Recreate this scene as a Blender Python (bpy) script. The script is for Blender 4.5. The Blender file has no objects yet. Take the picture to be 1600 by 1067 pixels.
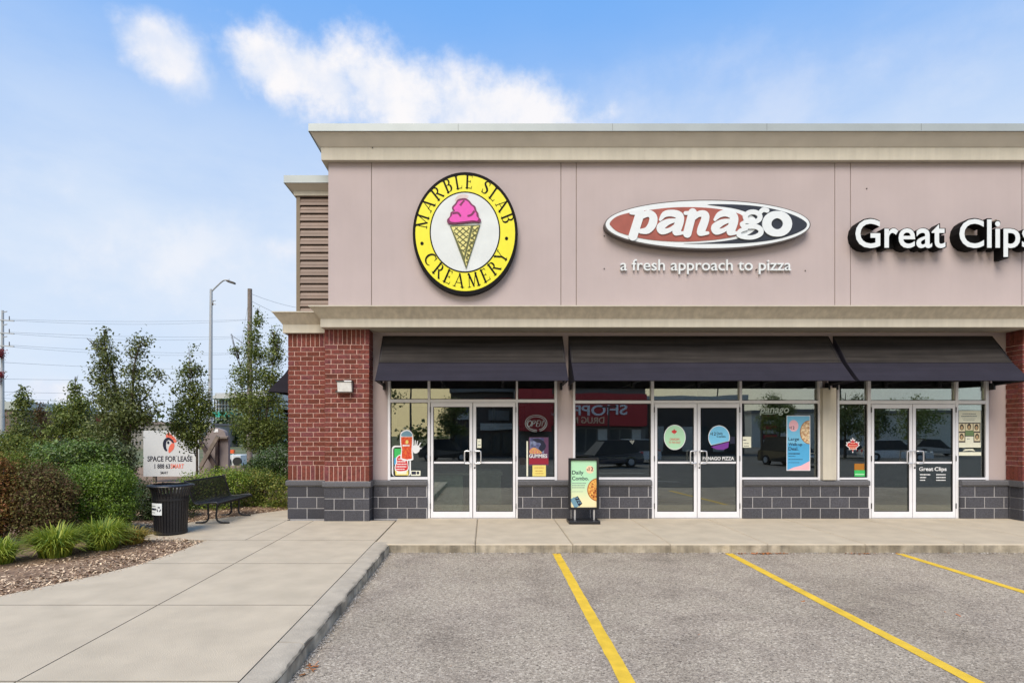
import bpy, math, random
import numpy as np
from mathutils import Vector, Matrix
R = math.radians
S = bpy.context.scene
COL = S.collection
rnd = random.Random(7)

# ------------------------------------------------------------------ camera, world, sun, exposure
CAMZ = 1.72
cam = bpy.data.cameras.new('camera'); cam.lens = 19.8; cam.sensor_width = 36
cam.shift_x = 0.025; cam.shift_y = 0.0916; cam.clip_end = 3000; cam.clip_start = 0.05
co = bpy.data.objects.new('camera', cam); COL.objects.link(co); co.location = (0, 0, CAMZ); co.rotation_euler = (R(90), 0, 0)
S.camera = co
S.view_settings.view_transform = 'Standard'; S.view_settings.look = 'None'; S.view_settings.gamma = 1
S.view_settings.exposure = 0.0
S.cycles.max_bounces = 8; S.cycles.transparent_max_bounces = 12; S.cycles.caustics_reflective = False; S.cycles.caustics_refractive = False
S.cycles.use_denoising = True
SUN_EL, SUN_ROT = 51, 197          # sun behind the camera, a little to the left
w = bpy.data.worlds.new('World'); S.world = w; w.use_nodes = True
nt = w.node_tree; nt.nodes.clear(); N = nt.nodes.new; L = nt.links.new
def vmath(op, a, b=None, nt_=None):
    n = (nt_ or nt).nodes.new('ShaderNodeVectorMath'); n.operation = op
    for i, s in enumerate((a, b)):
        if s is None: continue
        if isinstance(s, (tuple, list, Vector)): n.inputs[i].default_value = s
        else: (nt_ or nt).links.new(s, n.inputs[i])
    return n
def fmath(op, a, b=None, c=None, clamp=False):
    n = nt.nodes.new('ShaderNodeMath'); n.operation = op; n.use_clamp = clamp
    for i, s in enumerate((a, b, c)):
        if s is None: continue
        if isinstance(s, (int, float)): n.inputs[i].default_value = s
        else: nt.links.new(s, n.inputs[i])
    return n.outputs[0]
def maprange(v, a, b, c=0, d=1, smooth=True):
    n = nt.nodes.new('ShaderNodeMapRange'); n.interpolation_type = 'SMOOTHSTEP' if smooth else 'LINEAR'
    nt.links.new(v, n.inputs[0])
    for i, x in enumerate((a, b, c, d)): n.inputs[i + 1].default_value = x
    return n.outputs[0]
def mixc(f, a, b):
    n = nt.nodes.new('ShaderNodeMix'); n.data_type = 'RGBA'
    for s, i in ((f, 0), (a, 6), (b, 7)):
        if isinstance(s, (int, float)): n.inputs[i].default_value = s
        elif isinstance(s, tuple): n.inputs[i].default_value = (*s, 1)
        else: nt.links.new(s, n.inputs[i])
    return n.outputs[2]
SKY_STRENGTH = 0.12
tc = N('ShaderNodeTexCoord'); dirv = vmath('NORMALIZE', tc.outputs['Generated']).outputs[0]
sep = N('ShaderNodeSeparateXYZ'); L(dirv, sep.inputs[0]); dx, dy, dz = sep.outputs
sky = N('ShaderNodeTexSky'); sky.sky_type = 'NISHITA'; sky.sun_disc = False
sky.sun_elevation = R(SUN_EL); sky.sun_rotation = R(SUN_ROT); sky.air_density = 1.0; sky.dust_density = 0.6; sky.ozone_density = 1.6
k = 1 / SKY_STRENGTH
def lin(r, g, b): return tuple(((c / 255 + .055) / 1.055) ** 2.4 if c > 10 else c / 255 / 12.92 for c in (r, g, b))
def lk(r, g, b, m=1.0): return tuple(c * k * m for c in lin(r, g, b))
# clear-air colour: physical sky blended with a thin high veil that whitens it towards the horizon
nz = N('ShaderNodeTexNoise'); nz.inputs['Scale'].default_value = 3.2; nz.inputs['Detail'].default_value = 9; nz.inputs['Roughness'].default_value = .58
mp = N('ShaderNodeMapping'); mp.inputs['Scale'].default_value = (1, 1, 2.6); mp.inputs['Location'].default_value = (3.1, 1.4, .3); L(dirv, mp.inputs[0]); L(mp.outputs[0], nz.inputs['Vector'])
nz2 = N('ShaderNodeTexNoise'); nz2.inputs['Scale'].default_value = 12; nz2.inputs['Detail'].default_value = 10; nz2.inputs['Roughness'].default_value = .6; L(dirv, nz2.inputs['Vector'])
veil_h = maprange(dz, 0.66, 0.22)
veil_n = maprange(nz.outputs[0], 0.34, 0.66)
veil = fmath('MULTIPLY', veil_h, fmath('MULTIPLY_ADD', veil_n, 0.45, 0.55))
zen = mixc(maprange(dz, .22, .62), lk(204, 226, 255), lk(120, 182, 255))
base = mixc(0.12, zen, sky.outputs[0])
base = mixc(fmath('MULTIPLY', veil, 0.85), base, lk(224, 236, 252))
# warmer, yellower low sky on the side away from the shops (seen in the window reflections)
warm = fmath('MULTIPLY', fmath('MULTIPLY', maprange(dy, 0.05, -0.75), maprange(dz, 0.55, 0.0)), maprange(dx, .75, .0))
glow = fmath('MULTIPLY', maprange(dy, 0.05, -0.75), maprange(dz, 0.55, 0.0))
base = mixc(fmath('MULTIPLY', glow, 0.6), base, lk(222, 230, 226, 1.45))
base = mixc(fmath('MULTIPLY', warm, 0.75), base, lk(255, 226, 160, 1.6))
def pdir(px, py): return Vector(((px - 760) / 880, 1, (680 - py) / 880)).normalized()
def blob(px, py, rx, ry, rot=0, amt=.9, soft=.75):
    c = pdir(px, py)
    s = vmath('SUBTRACT', dirv, tuple(c)).outputs[0]
    yaw = math.atan2(-c.x, c.y)
    m = N('ShaderNodeMapping'); m.vector_type = 'TEXTURE'; m.inputs['Rotation'].default_value = (0, R(rot), yaw)
    m.inputs['Scale'].default_value = (rx, .5, ry); L(s, m.inputs[0])
    l = vmath('LENGTH', m.outputs[0]).outputs['Value']
    n = fmath('MULTIPLY_ADD', fmath('SUBTRACT', nz2.outputs[0], 0.5), -amt * 2.2, l)
    n = fmath('MULTIPLY_ADD', fmath('SUBTRACT', nz.outputs[0], 0.5), -amt, n)
    return maprange(n, 1.0, 1.0 - soft)
masks = [blob(500, 122, .15, .052, 12, .62, .65), blob(425, 98, .088, .045, 0, .6, .6), blob(610, 150, .18, .066, 14, .62, .65), blob(750, 185, .21, .070, 6, .65, .7), blob(258, 78, .075, .044, 0, .6, .65), blob(292, 112, .045, .04, 40, .6, .9), blob(1150, 165, .50, .08, 0, .8, 1.5),
         blob(75, 612, .055, .028, 0, .6, .9), blob(440, 390, .07, .028, 0, .8, 1.2), blob(230, 400, .30, .12, 0, 1, 1.6)]
weights = [1, 1, 1, .97, .92, .75, .32, .9, .6, .5]
cm = None
for m_, wt in zip(masks, weights):
    v = fmath('MULTIPLY', m_, wt)
    cm = v if cm is None else fmath('MAXIMUM', cm, v)
# the same broken cloud everywhere else in the sky
ga = maprange(nz.outputs[0], .60, .80)
ga = fmath('MULTIPLY', ga, maprange(dy, .5, -.1))
cm = fmath('MAXIMUM', cm, fmath('MULTIPLY', ga, .8))
ccol = mixc(maprange(nz2.outputs[0], .35, .65), lk(226, 234, 250), lk(252, 250, 252))
skyc = mixc(cm, base, ccol)
bg = N('ShaderNodeBackground'); bg.inputs[1].default_value = SKY_STRENGTH; L(skyc, bg.inputs[0])
wo = N('ShaderNodeOutputWorld'); L(bg.outputs[0], wo.inputs[0])
sl = bpy.data.lights.new('sun', 'SUN'); sl.energy = 4.0; sl.angle = R(36); sl.color = (1, .90, .76)
so = bpy.data.objects.new('sun', sl); COL.objects.link(so)
az = R(SUN_ROT)                    # Nishita: rotation measured from +Y, clockwise
sd = Vector((math.sin(az) * math.cos(R(SUN_EL)), math.cos(az) * math.cos(R(SUN_EL)), math.sin(R(SUN_EL))))
so.rotation_euler = sd.to_track_quat('Z', 'Y').to_euler()

# ------------------------------------------------------------------ helpers
def P(px, py, d): return Vector(((px - 760) * d / 880, d, CAMZ + (680 - py) * d / 880))
def X(px, d): return (px - 760) * d / 880
def Z(py, d): return CAMZ + (680 - py) * d / 880
SL = .0148; WALL = 11.73
def gz(d): return -SL * (WALL - d) if d < WALL else 0.0          # paving height
def az_(d): return gz(d) - .144                                  # asphalt height
WL = {}
def tag(o, label=None, cat=None, group=None, kind=None):
    if label: o['label'] = label
    if cat: o['category'] = cat
    if group: o['group'] = group
    if kind: o['kind'] = kind
    return o
def link(name, data, parent=None, loc=(0, 0, 0)):
    """loc is the WORLD location"""
    o = bpy.data.objects.new(name, data); COL.objects.link(o)
    WL[o.name] = Vector(loc)
    if parent is not None:
        o.parent = parent; o.location = Vector(loc) - WL[parent.name]
    else: o.location = loc
    return o
def thing(name, loc, label, cat, group=None, kind=None):
    return tag(link(name, None, None, loc), label, cat, group, kind)
class MB:
    def __init__(s): s.v = []; s.f = []
    def add(s, vs, fs):
        b = len(s.v); s.v += [tuple(v) for v in vs]; s.f += [tuple(i + b for i in f) for f in fs]; return s
    def box(s, x0, x1, y0, y1, z0, z1):
        return s.add([(x0,y0,z0),(x1,y0,z0),(x1,y1,z0),(x0,y1,z0),(x0,y0,z1),(x1,y0,z1),(x1,y1,z1),(x0,y1,z1)],
                     [(0,3,2,1),(4,5,6,7),(0,1,5,4),(1,2,6,5),(2,3,7,6),(3,0,4,7)])
    def bbox_(s, x0, x1, y0, y1, z0, z1, b):
        """box with chamfered front (-y) edges"""
        return s.add([(x0,y0+b,z0),(x1,y0+b,z0),(x1,y0+b,z1),(x0,y0+b,z1),(x0,y1,z0),(x1,y1,z0),(x1,y1,z1),(x0,y1,z1),
                      (x0+b,y0,z0+b),(x1-b,y0,z0+b),(x1-b,y0,z1-b),(x0+b,y0,z1-b)],
                     [(8,9,10,11),(0,1,9,8),(1,2,10,9),(2,3,11,10),(3,0,8,11),(0,4,5,1),(1,5,6,2),(2,6,7,3),(3,7,4,0),(4,7,6,5)])
    def obox(s, c, ax, ay, az, hx, hy, hz):
        c = Vector(c); ax, ay, az = Vector(ax) * hx, Vector(ay) * hy, Vector(az) * hz
        v = [c + i * ax + j * ay + k_ * az for k_ in (-1, 1) for i, j in ((-1,-1),(1,-1),(1,1),(-1,1))]
        return s.add(v, [(0,3,2,1),(4,5,6,7),(0,1,5,4),(1,2,6,5),(2,3,7,6),(3,0,4,7)])
    def bar(s, a, b, wx, wz, up=(0, 0, 1)):
        a, b = Vector(a), Vector(b); d = (b - a); l = d.length; d.normalize(); u = Vector(up)
        if abs(d.dot(u)) > .98: u = Vector((0, 1, 0))
        x = d.cross(u).normalized(); z = x.cross(d).normalized()
        return s.obox((a + b) / 2, d, x, z, l / 2, wx / 2, wz / 2)
    def tube(s, pts, r, n=8, cap=True):
        pts = [Vector(p) for p in pts]; rs = r if isinstance(r, (list, tuple)) else [r] * len(pts); vs = []; fs = []
        prev = None
        for i, p in enumerate(pts):
            t = (pts[min(i + 1, len(pts) - 1)] - pts[max(i - 1, 0)]).normalized()
            if prev is None:
                u = Vector((0, 0, 1)) if abs(t.z) < .9 else Vector((0, 1, 0)); x = t.cross(u).normalized()
            else: x = (prev - t * prev.dot(t)).normalized()
            prev = x; y = t.cross(x)
            for j in range(n):
                a = 2 * math.pi * j / n; vs.append(p + (x * math.cos(a) + y * math.sin(a)) * rs[i])
        for i in range(len(pts) - 1):
            for j in range(n): fs.append((i*n+j, i*n+(j+1)%n, (i+1)*n+(j+1)%n, (i+1)*n+j))
        if cap: fs.append(tuple(range(n))[::-1]); fs.append(tuple(range((len(pts)-1)*n, len(pts)*n)))
        return s.add(vs, fs)
    def lathe(s, prof, c=(0, 0, 0), n=24, axis='z'):
        vs = []; fs = []
        for r, h in prof:
            for j in range(n):
                a = 2 * math.pi * j / n; u, v_ = r * math.cos(a), r * math.sin(a)
                q = (u, v_, h) if axis == 'z' else (h, u, v_) if axis == 'x' else (u, h, v_)
                vs.append((q[0]+c[0], q[1]+c[1], q[2]+c[2]))
        for i in range(len(prof) - 1):
            for j in range(n): fs.append((i*n+j, i*n+(j+1)%n, (i+1)*n+(j+1)%n, (i+1)*n+j))
        return s.add(vs, fs)
    def extr(s, pts, y0, y1):
        """polygon given in (x,z), extruded from y0 (front) to y1"""
        n = len(pts)
        ar = sum(pts[i][0]*pts[(i+1)%n][1]-pts[(i+1)%n][0]*pts[i][1] for i in range(n))
        if ar < 0: pts = pts[::-1]
        vs = [(x, y0, z) for x, z in pts] + [(x, y1, z) for x, z in pts]
        return s.add(vs, [tuple(range(n)), tuple(range(2*n-1, n-1, -1))] + [((i+1)%n, i, n+i, n+(i+1)%n) for i in range(n)])
    def extx(s, pts, x0, x1):
        """profile given in (y,z), extruded along x"""
        n = len(pts)
        vs = [(x0, y, z) for y, z in pts] + [(x1, y, z) for y, z in pts]
        return s.add(vs, [tuple(range(n)), tuple(range(2*n-1, n-1, -1))] + [((i+1)%n, i, n+i, n+(i+1)%n) for i in range(n)])
    def ribbon(s, pts, y0, y1):
        """pts (x,z,width) in the facade plane"""
        n = len(pts); Lf = []; Rt = []
        for i, p in enumerate(pts):
            a = pts[max(i-1, 0)]; b = pts[min(i+1, n-1)]
            tx, tz = b[0]-a[0], b[1]-a[1]; l = math.hypot(tx, tz) or 1; nx, nz_ = -tz/l, tx/l
            Lf.append((p[0]+nx*p[2]/2, p[1]+nz_*p[2]/2)); Rt.append((p[0]-nx*p[2]/2, p[1]-nz_*p[2]/2))
        for i in range(n - 1):
            pass
        vs = []
        for a, b in zip(Lf, Rt): vs += [(a[0], y0, a[1]), (b[0], y0, b[1]), (a[0], y1, a[1]), (b[0], y1, b[1])]
        fs = []
        for i in range(n - 1):
            q = 4*i
            fs += [(q, q+1, q+5, q+4), (q, q+4, q+6, q+2), (q+1, q+3, q+7, q+5)]
        fs += [(0, 2, 3, 1), (4*n-4, 4*n-3, 4*n-1, 4*n-2)]
        return s.add(vs, fs)
    def mesh(s, name, smooth=False, fix=True):
        m = bpy.data.meshes.new(name); m.from_pydata(s.v, [], s.f)
        if fix:
            import bmesh
            bm = bmesh.new(); bm.from_mesh(m); bmesh.ops.recalc_face_normals(bm, faces=bm.faces); bm.to_mesh(m); bm.free()
        if smooth:
            for p in m.polygons: p.use_smooth = True
            try: m.set_sharp_from_angle(angle=R(40))
            except Exception: pass
        m.update(); return m
    def build(s, name, mat, parent=None, smooth=False, **kw):
        m = s.mesh(name, smooth); m.materials.append(mat)
        o = link(name, m, parent) if parent is None else link(name, m, parent, (0, 0, 0))
        return tag(o, **kw)

def P_(nt, *a): pass
MATS = {}
def mat(name, col, rough=.6, metal=0, var=.12, nscale=12, bump=0, bscale=120, spec=.5, rand=0, island=0, streak=0, trans=0, hue=None, emis=0, coat=0, hstreak=0):
    """procedural surface: base colour broken up by noise, fine relief"""
    if name in MATS: return MATS[name]
    m = bpy.data.materials.new(name); m.use_nodes = True; t = m.node_tree; b = t.nodes['Principled BSDF']
    n = t.nodes.new; l = t.links.new
    tcn = n('ShaderNodeTexCoord'); geo = n('ShaderNodeNewGeometry')
    pos = geo.outputs['Position']
    no = n('ShaderNodeTexNoise'); no.inputs['Scale'].default_value = nscale; no.inputs['Detail'].default_value = 6; l(pos, no.inputs['Vector'])
    mr = n('ShaderNodeMapRange'); mr.inputs[1].default_value = .3; mr.inputs[2].default_value = .7; mr.inputs[3].default_value = 1 - var; mr.inputs[4].default_value = 1 + var; l(no.outputs[0], mr.inputs[0])
    val = mr.outputs[0]
    def mul(a, bb):
        q = n('ShaderNodeMath'); q.operation = 'MULTIPLY'; l(a, q.inputs[0]); l(bb, q.inputs[1]); return q.outputs[0]
    def rng(src, lo, hi, a=0, bmax=1):
        q = n('ShaderNodeMapRange'); l(src, q.inputs[0]); q.inputs[1].default_value = a; q.inputs[2].default_value = bmax; q.inputs[3].default_value = lo; q.inputs[4].default_value = hi; return q.outputs[0]
    if rand:
        oi = n('ShaderNodeObjectInfo'); val = mul(val, rng(oi.outputs['Random'], 1 - rand, 1 + rand))
    if island: val = mul(val, rng(geo.outputs['Random Per Island'], 1 - island, 1 + island))
    if streak:
        mpn = n('ShaderNodeMapping'); mpn.inputs['Scale'].default_value = (5, 5, .35); l(pos, mpn.inputs[0])
        ns = n('ShaderNodeTexNoise'); ns.inputs['Scale'].default_value = 2.2; ns.inputs['Detail'].default_value = 7; l(mpn.outputs[0], ns.inputs['Vector'])
        val = mul(val, rng(ns.outputs[0], 1 - streak, 1 + streak * .5, .3, .68))
    if hstreak:
        mph = n('ShaderNodeMapping'); mph.inputs['Scale'].default_value = (.35, 6, 9); l(pos, mph.inputs[0])
        nh_ = n('ShaderNodeTexNoise'); nh_.inputs['Scale'].default_value = 1.6; nh_.inputs['Detail'].default_value = 6; l(mph.outputs[0], nh_.inputs['Vector'])
        val = mul(val, rng(nh_.outputs[0], 1 - hstreak, 1 + hstreak, .3, .7))
    base = n('ShaderNodeMix'); base.data_type = 'RGBA'; base.inputs[6].default_value = (*col, 1); base.inputs[7].default_value = (*(hue or col), 1)
    if hue:
        if island: l(geo.outputs['Random Per Island'], base.inputs[0])
        elif rand: oi2 = n('ShaderNodeObjectInfo'); l(oi2.outputs['Random'], base.inputs[0])
        else:
            nh = n('ShaderNodeTexNoise'); nh.inputs['Scale'].default_value = nscale * .4; nh.inputs['Detail'].default_value = 4; l(pos, nh.inputs['Vector']); l(rng(nh.outputs[0], 0, 1, .38, .62), base.inputs[0])
    vm = n('ShaderNodeVectorMath'); vm.operation = 'SCALE'; l(base.outputs[2], vm.inputs[0]); l(val, vm.inputs['Scale'])
    l(vm.outputs[0], b.inputs['Base Color'])
    b.inputs['Roughness'].default_value = rough; b.inputs['Metallic'].default_value = metal; b.inputs['Specular IOR Level'].default_value = spec
    if coat: b.inputs['Coat Weight'].default_value = coat
    if bump:
        nb = n('ShaderNodeTexNoise'); nb.inputs['Scale'].default_value = bscale; nb.inputs['Detail'].default_value = 4; l(pos, nb.inputs['Vector'])
        bn = n('ShaderNodeBump'); bn.inputs['Strength'].default_value = bump; bn.inputs['Distance'].default_value = .01; l(nb.outputs[0], bn.inputs['Height']); l(bn.outputs[0], b.inputs['Normal'])
    if trans:
        tr = n('ShaderNodeBsdfTranslucent'); l(vm.outputs[0], tr.inputs[0]); mx = n('ShaderNodeMixShader'); mx.inputs[0].default_value = trans
        l(b.outputs[0], mx.inputs[1]); l(tr.outputs[0], mx.inputs[2]); l(mx.outputs[0], t.nodes['Material Output'].inputs[0])
    if emis: l(vm.outputs[0], b.inputs['Emission Color']); b.inputs['Emission Strength'].default_value = emis
    MATS[name] = m; m['nodes'] = 1
    return m
def C(r, g, b): return lin(r, g, b)
def flat(name, r, g, b, rough=.5, **kw): return mat(name, C(r, g, b), rough, var=kw.pop('var', .03), **kw)

M_EIFS = mat('pink_stucco', (.475, .40, .395), .9, var=.04, nscale=1.3, bump=.4, bscale=180, streak=.014)
M_EIFS2 = mat('taupe_stucco', (.60, .55, .47), .9, var=.05, nscale=3, bump=.25, bscale=260)
M_BEIGE = mat('beige_cornice_stucco', (.54, .50, .415), .9, var=.05, nscale=3, bump=.3, bscale=240, streak=.07)
M_BEIGE2 = mat('rough_tan_cornice', (.60, .53, .42), .95, var=.08, nscale=5, bump=.5, bscale=200, streak=.14)
M_FLASH = mat('pale_metal_flashing', (.40, .44, .44), .4, .2, var=.05, nscale=2)
M_DARKFL = mat('dark_joint', (.05, .045, .04), .8)
M_BRICK = mat('red_brick', (.245, .056, .030), .85, var=.38, nscale=24, bump=.6, bscale=110, rand=.50, hue=(.105, .028, .030))
M_MORTAR = mat('pink_mortar', (.72, .48, .41), .95, var=.1, nscale=30, bump=.3)
M_BLOCK = mat('charcoal_block', (.062, .062, .074), .85, var=.42, nscale=70, bump=1.0, bscale=80, rand=.26)
M_BMORT = mat('grey_mortar', (.42, .41, .42), .95, var=.1, nscale=30, bump=.3)
M_CAP = mat('charcoal_cap_stone', (.105, .105, .115), .85, var=.25, nscale=50, bump=.6, bscale=100, rand=.12)
M_ALU = mat('white_aluminium', (.80, .80, .84), .35, .05, var=.03, nscale=4)
M_RUBBER = mat('black_gasket', (.015, .015, .017), .6)
M_STEEL = mat('brushed_handle_steel', (.62, .62, .64), .3, .6, var=.03)
M_CONC = mat('sidewalk_concrete', (.53, .45, .335), .92, var=.09, nscale=2.6, bump=.6, bscale=120, rand=.05, hue=(.48, .405, .30))
M_CONC2 = mat('kerb_concrete', (.45, .39, .305), .92, var=.12, nscale=4, bump=.6, bscale=60, streak=.06)
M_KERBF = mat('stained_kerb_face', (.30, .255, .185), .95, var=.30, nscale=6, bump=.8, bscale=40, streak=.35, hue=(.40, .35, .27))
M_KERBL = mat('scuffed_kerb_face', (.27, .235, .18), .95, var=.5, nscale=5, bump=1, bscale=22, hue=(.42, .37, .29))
M_JOINT = mat('joint_dirt_filler', (.045, .038, .03), 1, var=.2)  # dark dirt in the joints and along the slab edges
M_AWN = mat('charcoal_awning_canvas', (.030, .026, .024), .9, var=.10, nscale=3, bump=.3, bscale=300, spec=.2, hstreak=.45)
M_AWNV = mat('slate_awning_valance', (.024, .022, .033), .85, var=.08, nscale=3, bump=.25, bscale=300, spec=.2, hstreak=.12)
M_BLACK = mat('black_paint', (.012, .012, .014), .4, var=.1)
M_SIDING = mat('brown_siding', (.175, .115, .085), .5, var=.10, nscale=5, rand=.07)
M_SIDTRIM = mat('tan_corner_trim', (.19, .145, .095), .5, var=.06)
M_WHITE = flat('white_print', 235, 236, 238)
M_SIGNW = mat('white_acrylic', (.72, .76, .78), .25, var=.02)
M_ROOF = mat('roof_membrane', (.3, .3, .3), .9)

# glass
def glass(name, tint, refl, rough=0.0):
    m = bpy.data.materials.new(name); m.use_nodes = True; t = m.node_tree; t.nodes.clear(); n = t.nodes.new; l = t.links.new
    tr = n('ShaderNodeBsdfTransparent'); tr.inputs[0].default_value = (*tint, 1)
    gl = n('ShaderNodeBsdfGlossy'); gl.inputs['Roughness'].default_value = rough; gl.inputs['Color'].default_value = (.92, .95, .93, 1)
    geo = n('ShaderNodeNewGeometry'); no = n('ShaderNodeTexNoise'); no.inputs['Scale'].default_value = .9; no.inputs['Detail'].default_value = 1; l(geo.outputs['Position'], no.inputs['Vector'])
    bn = n('ShaderNodeBump'); bn.inputs['Strength'].default_value = .05; bn.inputs['Distance'].default_value = .03; l(no.outputs[0], bn.inputs['Height']); l(bn.outputs[0], gl.inputs['Normal'])
    lw = n('ShaderNodeFresnel'); lw.inputs[0].default_value = 1.5
    ad = n('ShaderNodeMath'); ad.operation = 'ADD'; ad.use_clamp = True; ad.inputs[1].default_value = refl; l(lw.outputs[0], ad.inputs[0])
    mx = n('ShaderNodeMixShader'); l(ad.outputs[0], mx.inputs[0]); l(tr.outputs[0], mx.inputs[1]); l(gl.outputs[0], mx.inputs[2])
    o = n('ShaderNodeOutputMaterial'); l(mx.outputs[0], o.inputs[0]); return m
M_GLASS = glass('tinted_storefront_glass', (.74, .80, .76), .19)
M_CARGLASS = mat('car_glass', (.02, .022, .025), .2, spec=.3)

# text ------------------------------------------------------------
def text_mesh(s, off=0, shear=0, ext=0, spacing=1.0):
    c = bpy.data.curves.new('t', 'FONT'); c.body = s; c.offset = off; c.shear = shear; c.extrude = ext; c.space_character = spacing; c.resolution_u = 4
    o = bpy.data.objects.new('t', c); COL.objects.link(o)
    dg = bpy.context.evaluated_depsgraph_get(); dg.update()
    m = bpy.data.meshes.new_from_object(o.evaluated_get(dg)); bpy.data.objects.remove(o); bpy.data.curves.remove(c)
    return m
CAPH = [None]
def text(name, s, px0, px1, pyb, pyc, d, m, parent, depth=.002, off=.008, shear=0, mirror=False, xheight=False, label=None, sp=1.0, split=False):
    """text filling px0..px1, baseline pyb, cap height top pyc, front face at depth d, solid back to d+depth"""
    me = text_mesh(s, off, shear, 1.0 if depth else 0, sp)
    n = len(me.vertices); co_ = np.zeros(n * 3); me.vertices.foreach_get('co', co_); v = co_.reshape(-1, 3)
    x0, x1 = v[:, 0].min(), v[:, 0].max(); cap = .49 if xheight else .70
    w0, w1 = X(px0, d), X(px1, d); zb, zc = Z(pyb, d), Z(pyc, d)
    u = (v[:, 0] - x0) / (x1 - x0)
    out = np.empty_like(v); out[:, 0] = w0 + u * (w1 - w0); out[:, 2] = zb + v[:, 1] / cap * (zc - zb)
    out[:, 1] = d + (1 - v[:, 2]) / 2 * depth
    me.vertices.foreach_set('co', out.ravel()); me.materials.clear(); me.materials.append(m); me.name = name; me.update()
    if split:
        par = list(range(n))
        def fd(a):
            while par[a] != a: par[a] = par[par[a]]; a = par[a]
            return a
        for e in me.edges:
            a, b = fd(e.vertices[0]), fd(e.vertices[1])
            if a != b: par[a] = b
        isl = {}
        for i in range(n): isl.setdefault(fd(i), []).append(i)
        gs = []
        for vs_ in sorted(isl.values(), key=lambda q: out[q, 0].min()):
            a, b = out[vs_, 0].min(), out[vs_, 0].max()
            if gs and a < gs[-1][1] - .25 * (b - a): gs[-1][0] += vs_; gs[-1][1] = max(gs[-1][1], b)
            else: gs.append([list(vs_), b])
        for vs_, _ in gs:
            ix = {v: i for i, v in enumerate(vs_)}; fs = [tuple(ix[v] for v in p.vertices) for p in me.polygons if p.vertices[0] in ix]
            m2 = bpy.data.meshes.new(name); m2.from_pydata([tuple(out[v]) for v in vs_], [], fs); m2.materials.append(m); link(name, m2, parent, (0, 0, 0))
        return None
    return tag(link(name, me, parent, (0, 0, 0)), label)

def pxpoly(pts, d, u0=0, v0=0, sc=1.0): return [(X(u0 + a / sc, d), Z(v0 + b / sc, d)) for a, b in pts]
def sheet(name, pts, d, m, parent, th=.002, u0=0, v0=0, sc=1.0, **kw):
    return MB().extr(pxpoly(pts, d, u0, v0, sc), d, d + th).build(name, m, parent, **kw)
def rectpx(x0, y0, x1, y1): return [(x0, y0), (x1, y0), (x1, y1), (x0, y1)]
def ellpx(cx, cy, rx, ry, n=48, a0=0, a1=360):
    return [(cx + rx * math.cos(R(a0 + (a1 - a0) * i / n)), cy - ry * math.sin(R(a0 + (a1 - a0) * i / n))) for i in range(n if a1 - a0 == 360 else n + 1)]
def rrect(x0, y0, x1, y1, r, n=5):
    o = []
    for cx, cy, a in ((x1-r, y0+r, 0), (x0+r, y0+r, 90), (x0+r, y1-r, 180), (x1-r, y1-r, 270)):
        for i in range(n + 1): o.append((cx + r * math.cos(R(a + 90*i/n)), cy - r * math.sin(R(a + 90*i/n))))
    return o
def smooth_path(ctrl, n=8, closed=False):
    out = []; c = [tuple(map(float, p)) for p in ctrl]; m_ = len(c)
    segs = m_ if closed else m_ - 1
    for i in range(segs):
        p = [c[(i + j) % m_] if closed else c[min(max(i + j, 0), m_ - 1)] for j in (-1, 0, 1, 2)]
        for q in range(n):
            t = q / n
            out.append(tuple(.5 * ((2*b) + (-a + cc) * t + (2*a - 5*b + 4*cc - dd) * t*t + (-a + 3*b - 3*cc + dd) * t**3) for a, b, cc, dd in zip(*p)))
    if not closed: out.append(c[-1])
    return out

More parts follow.
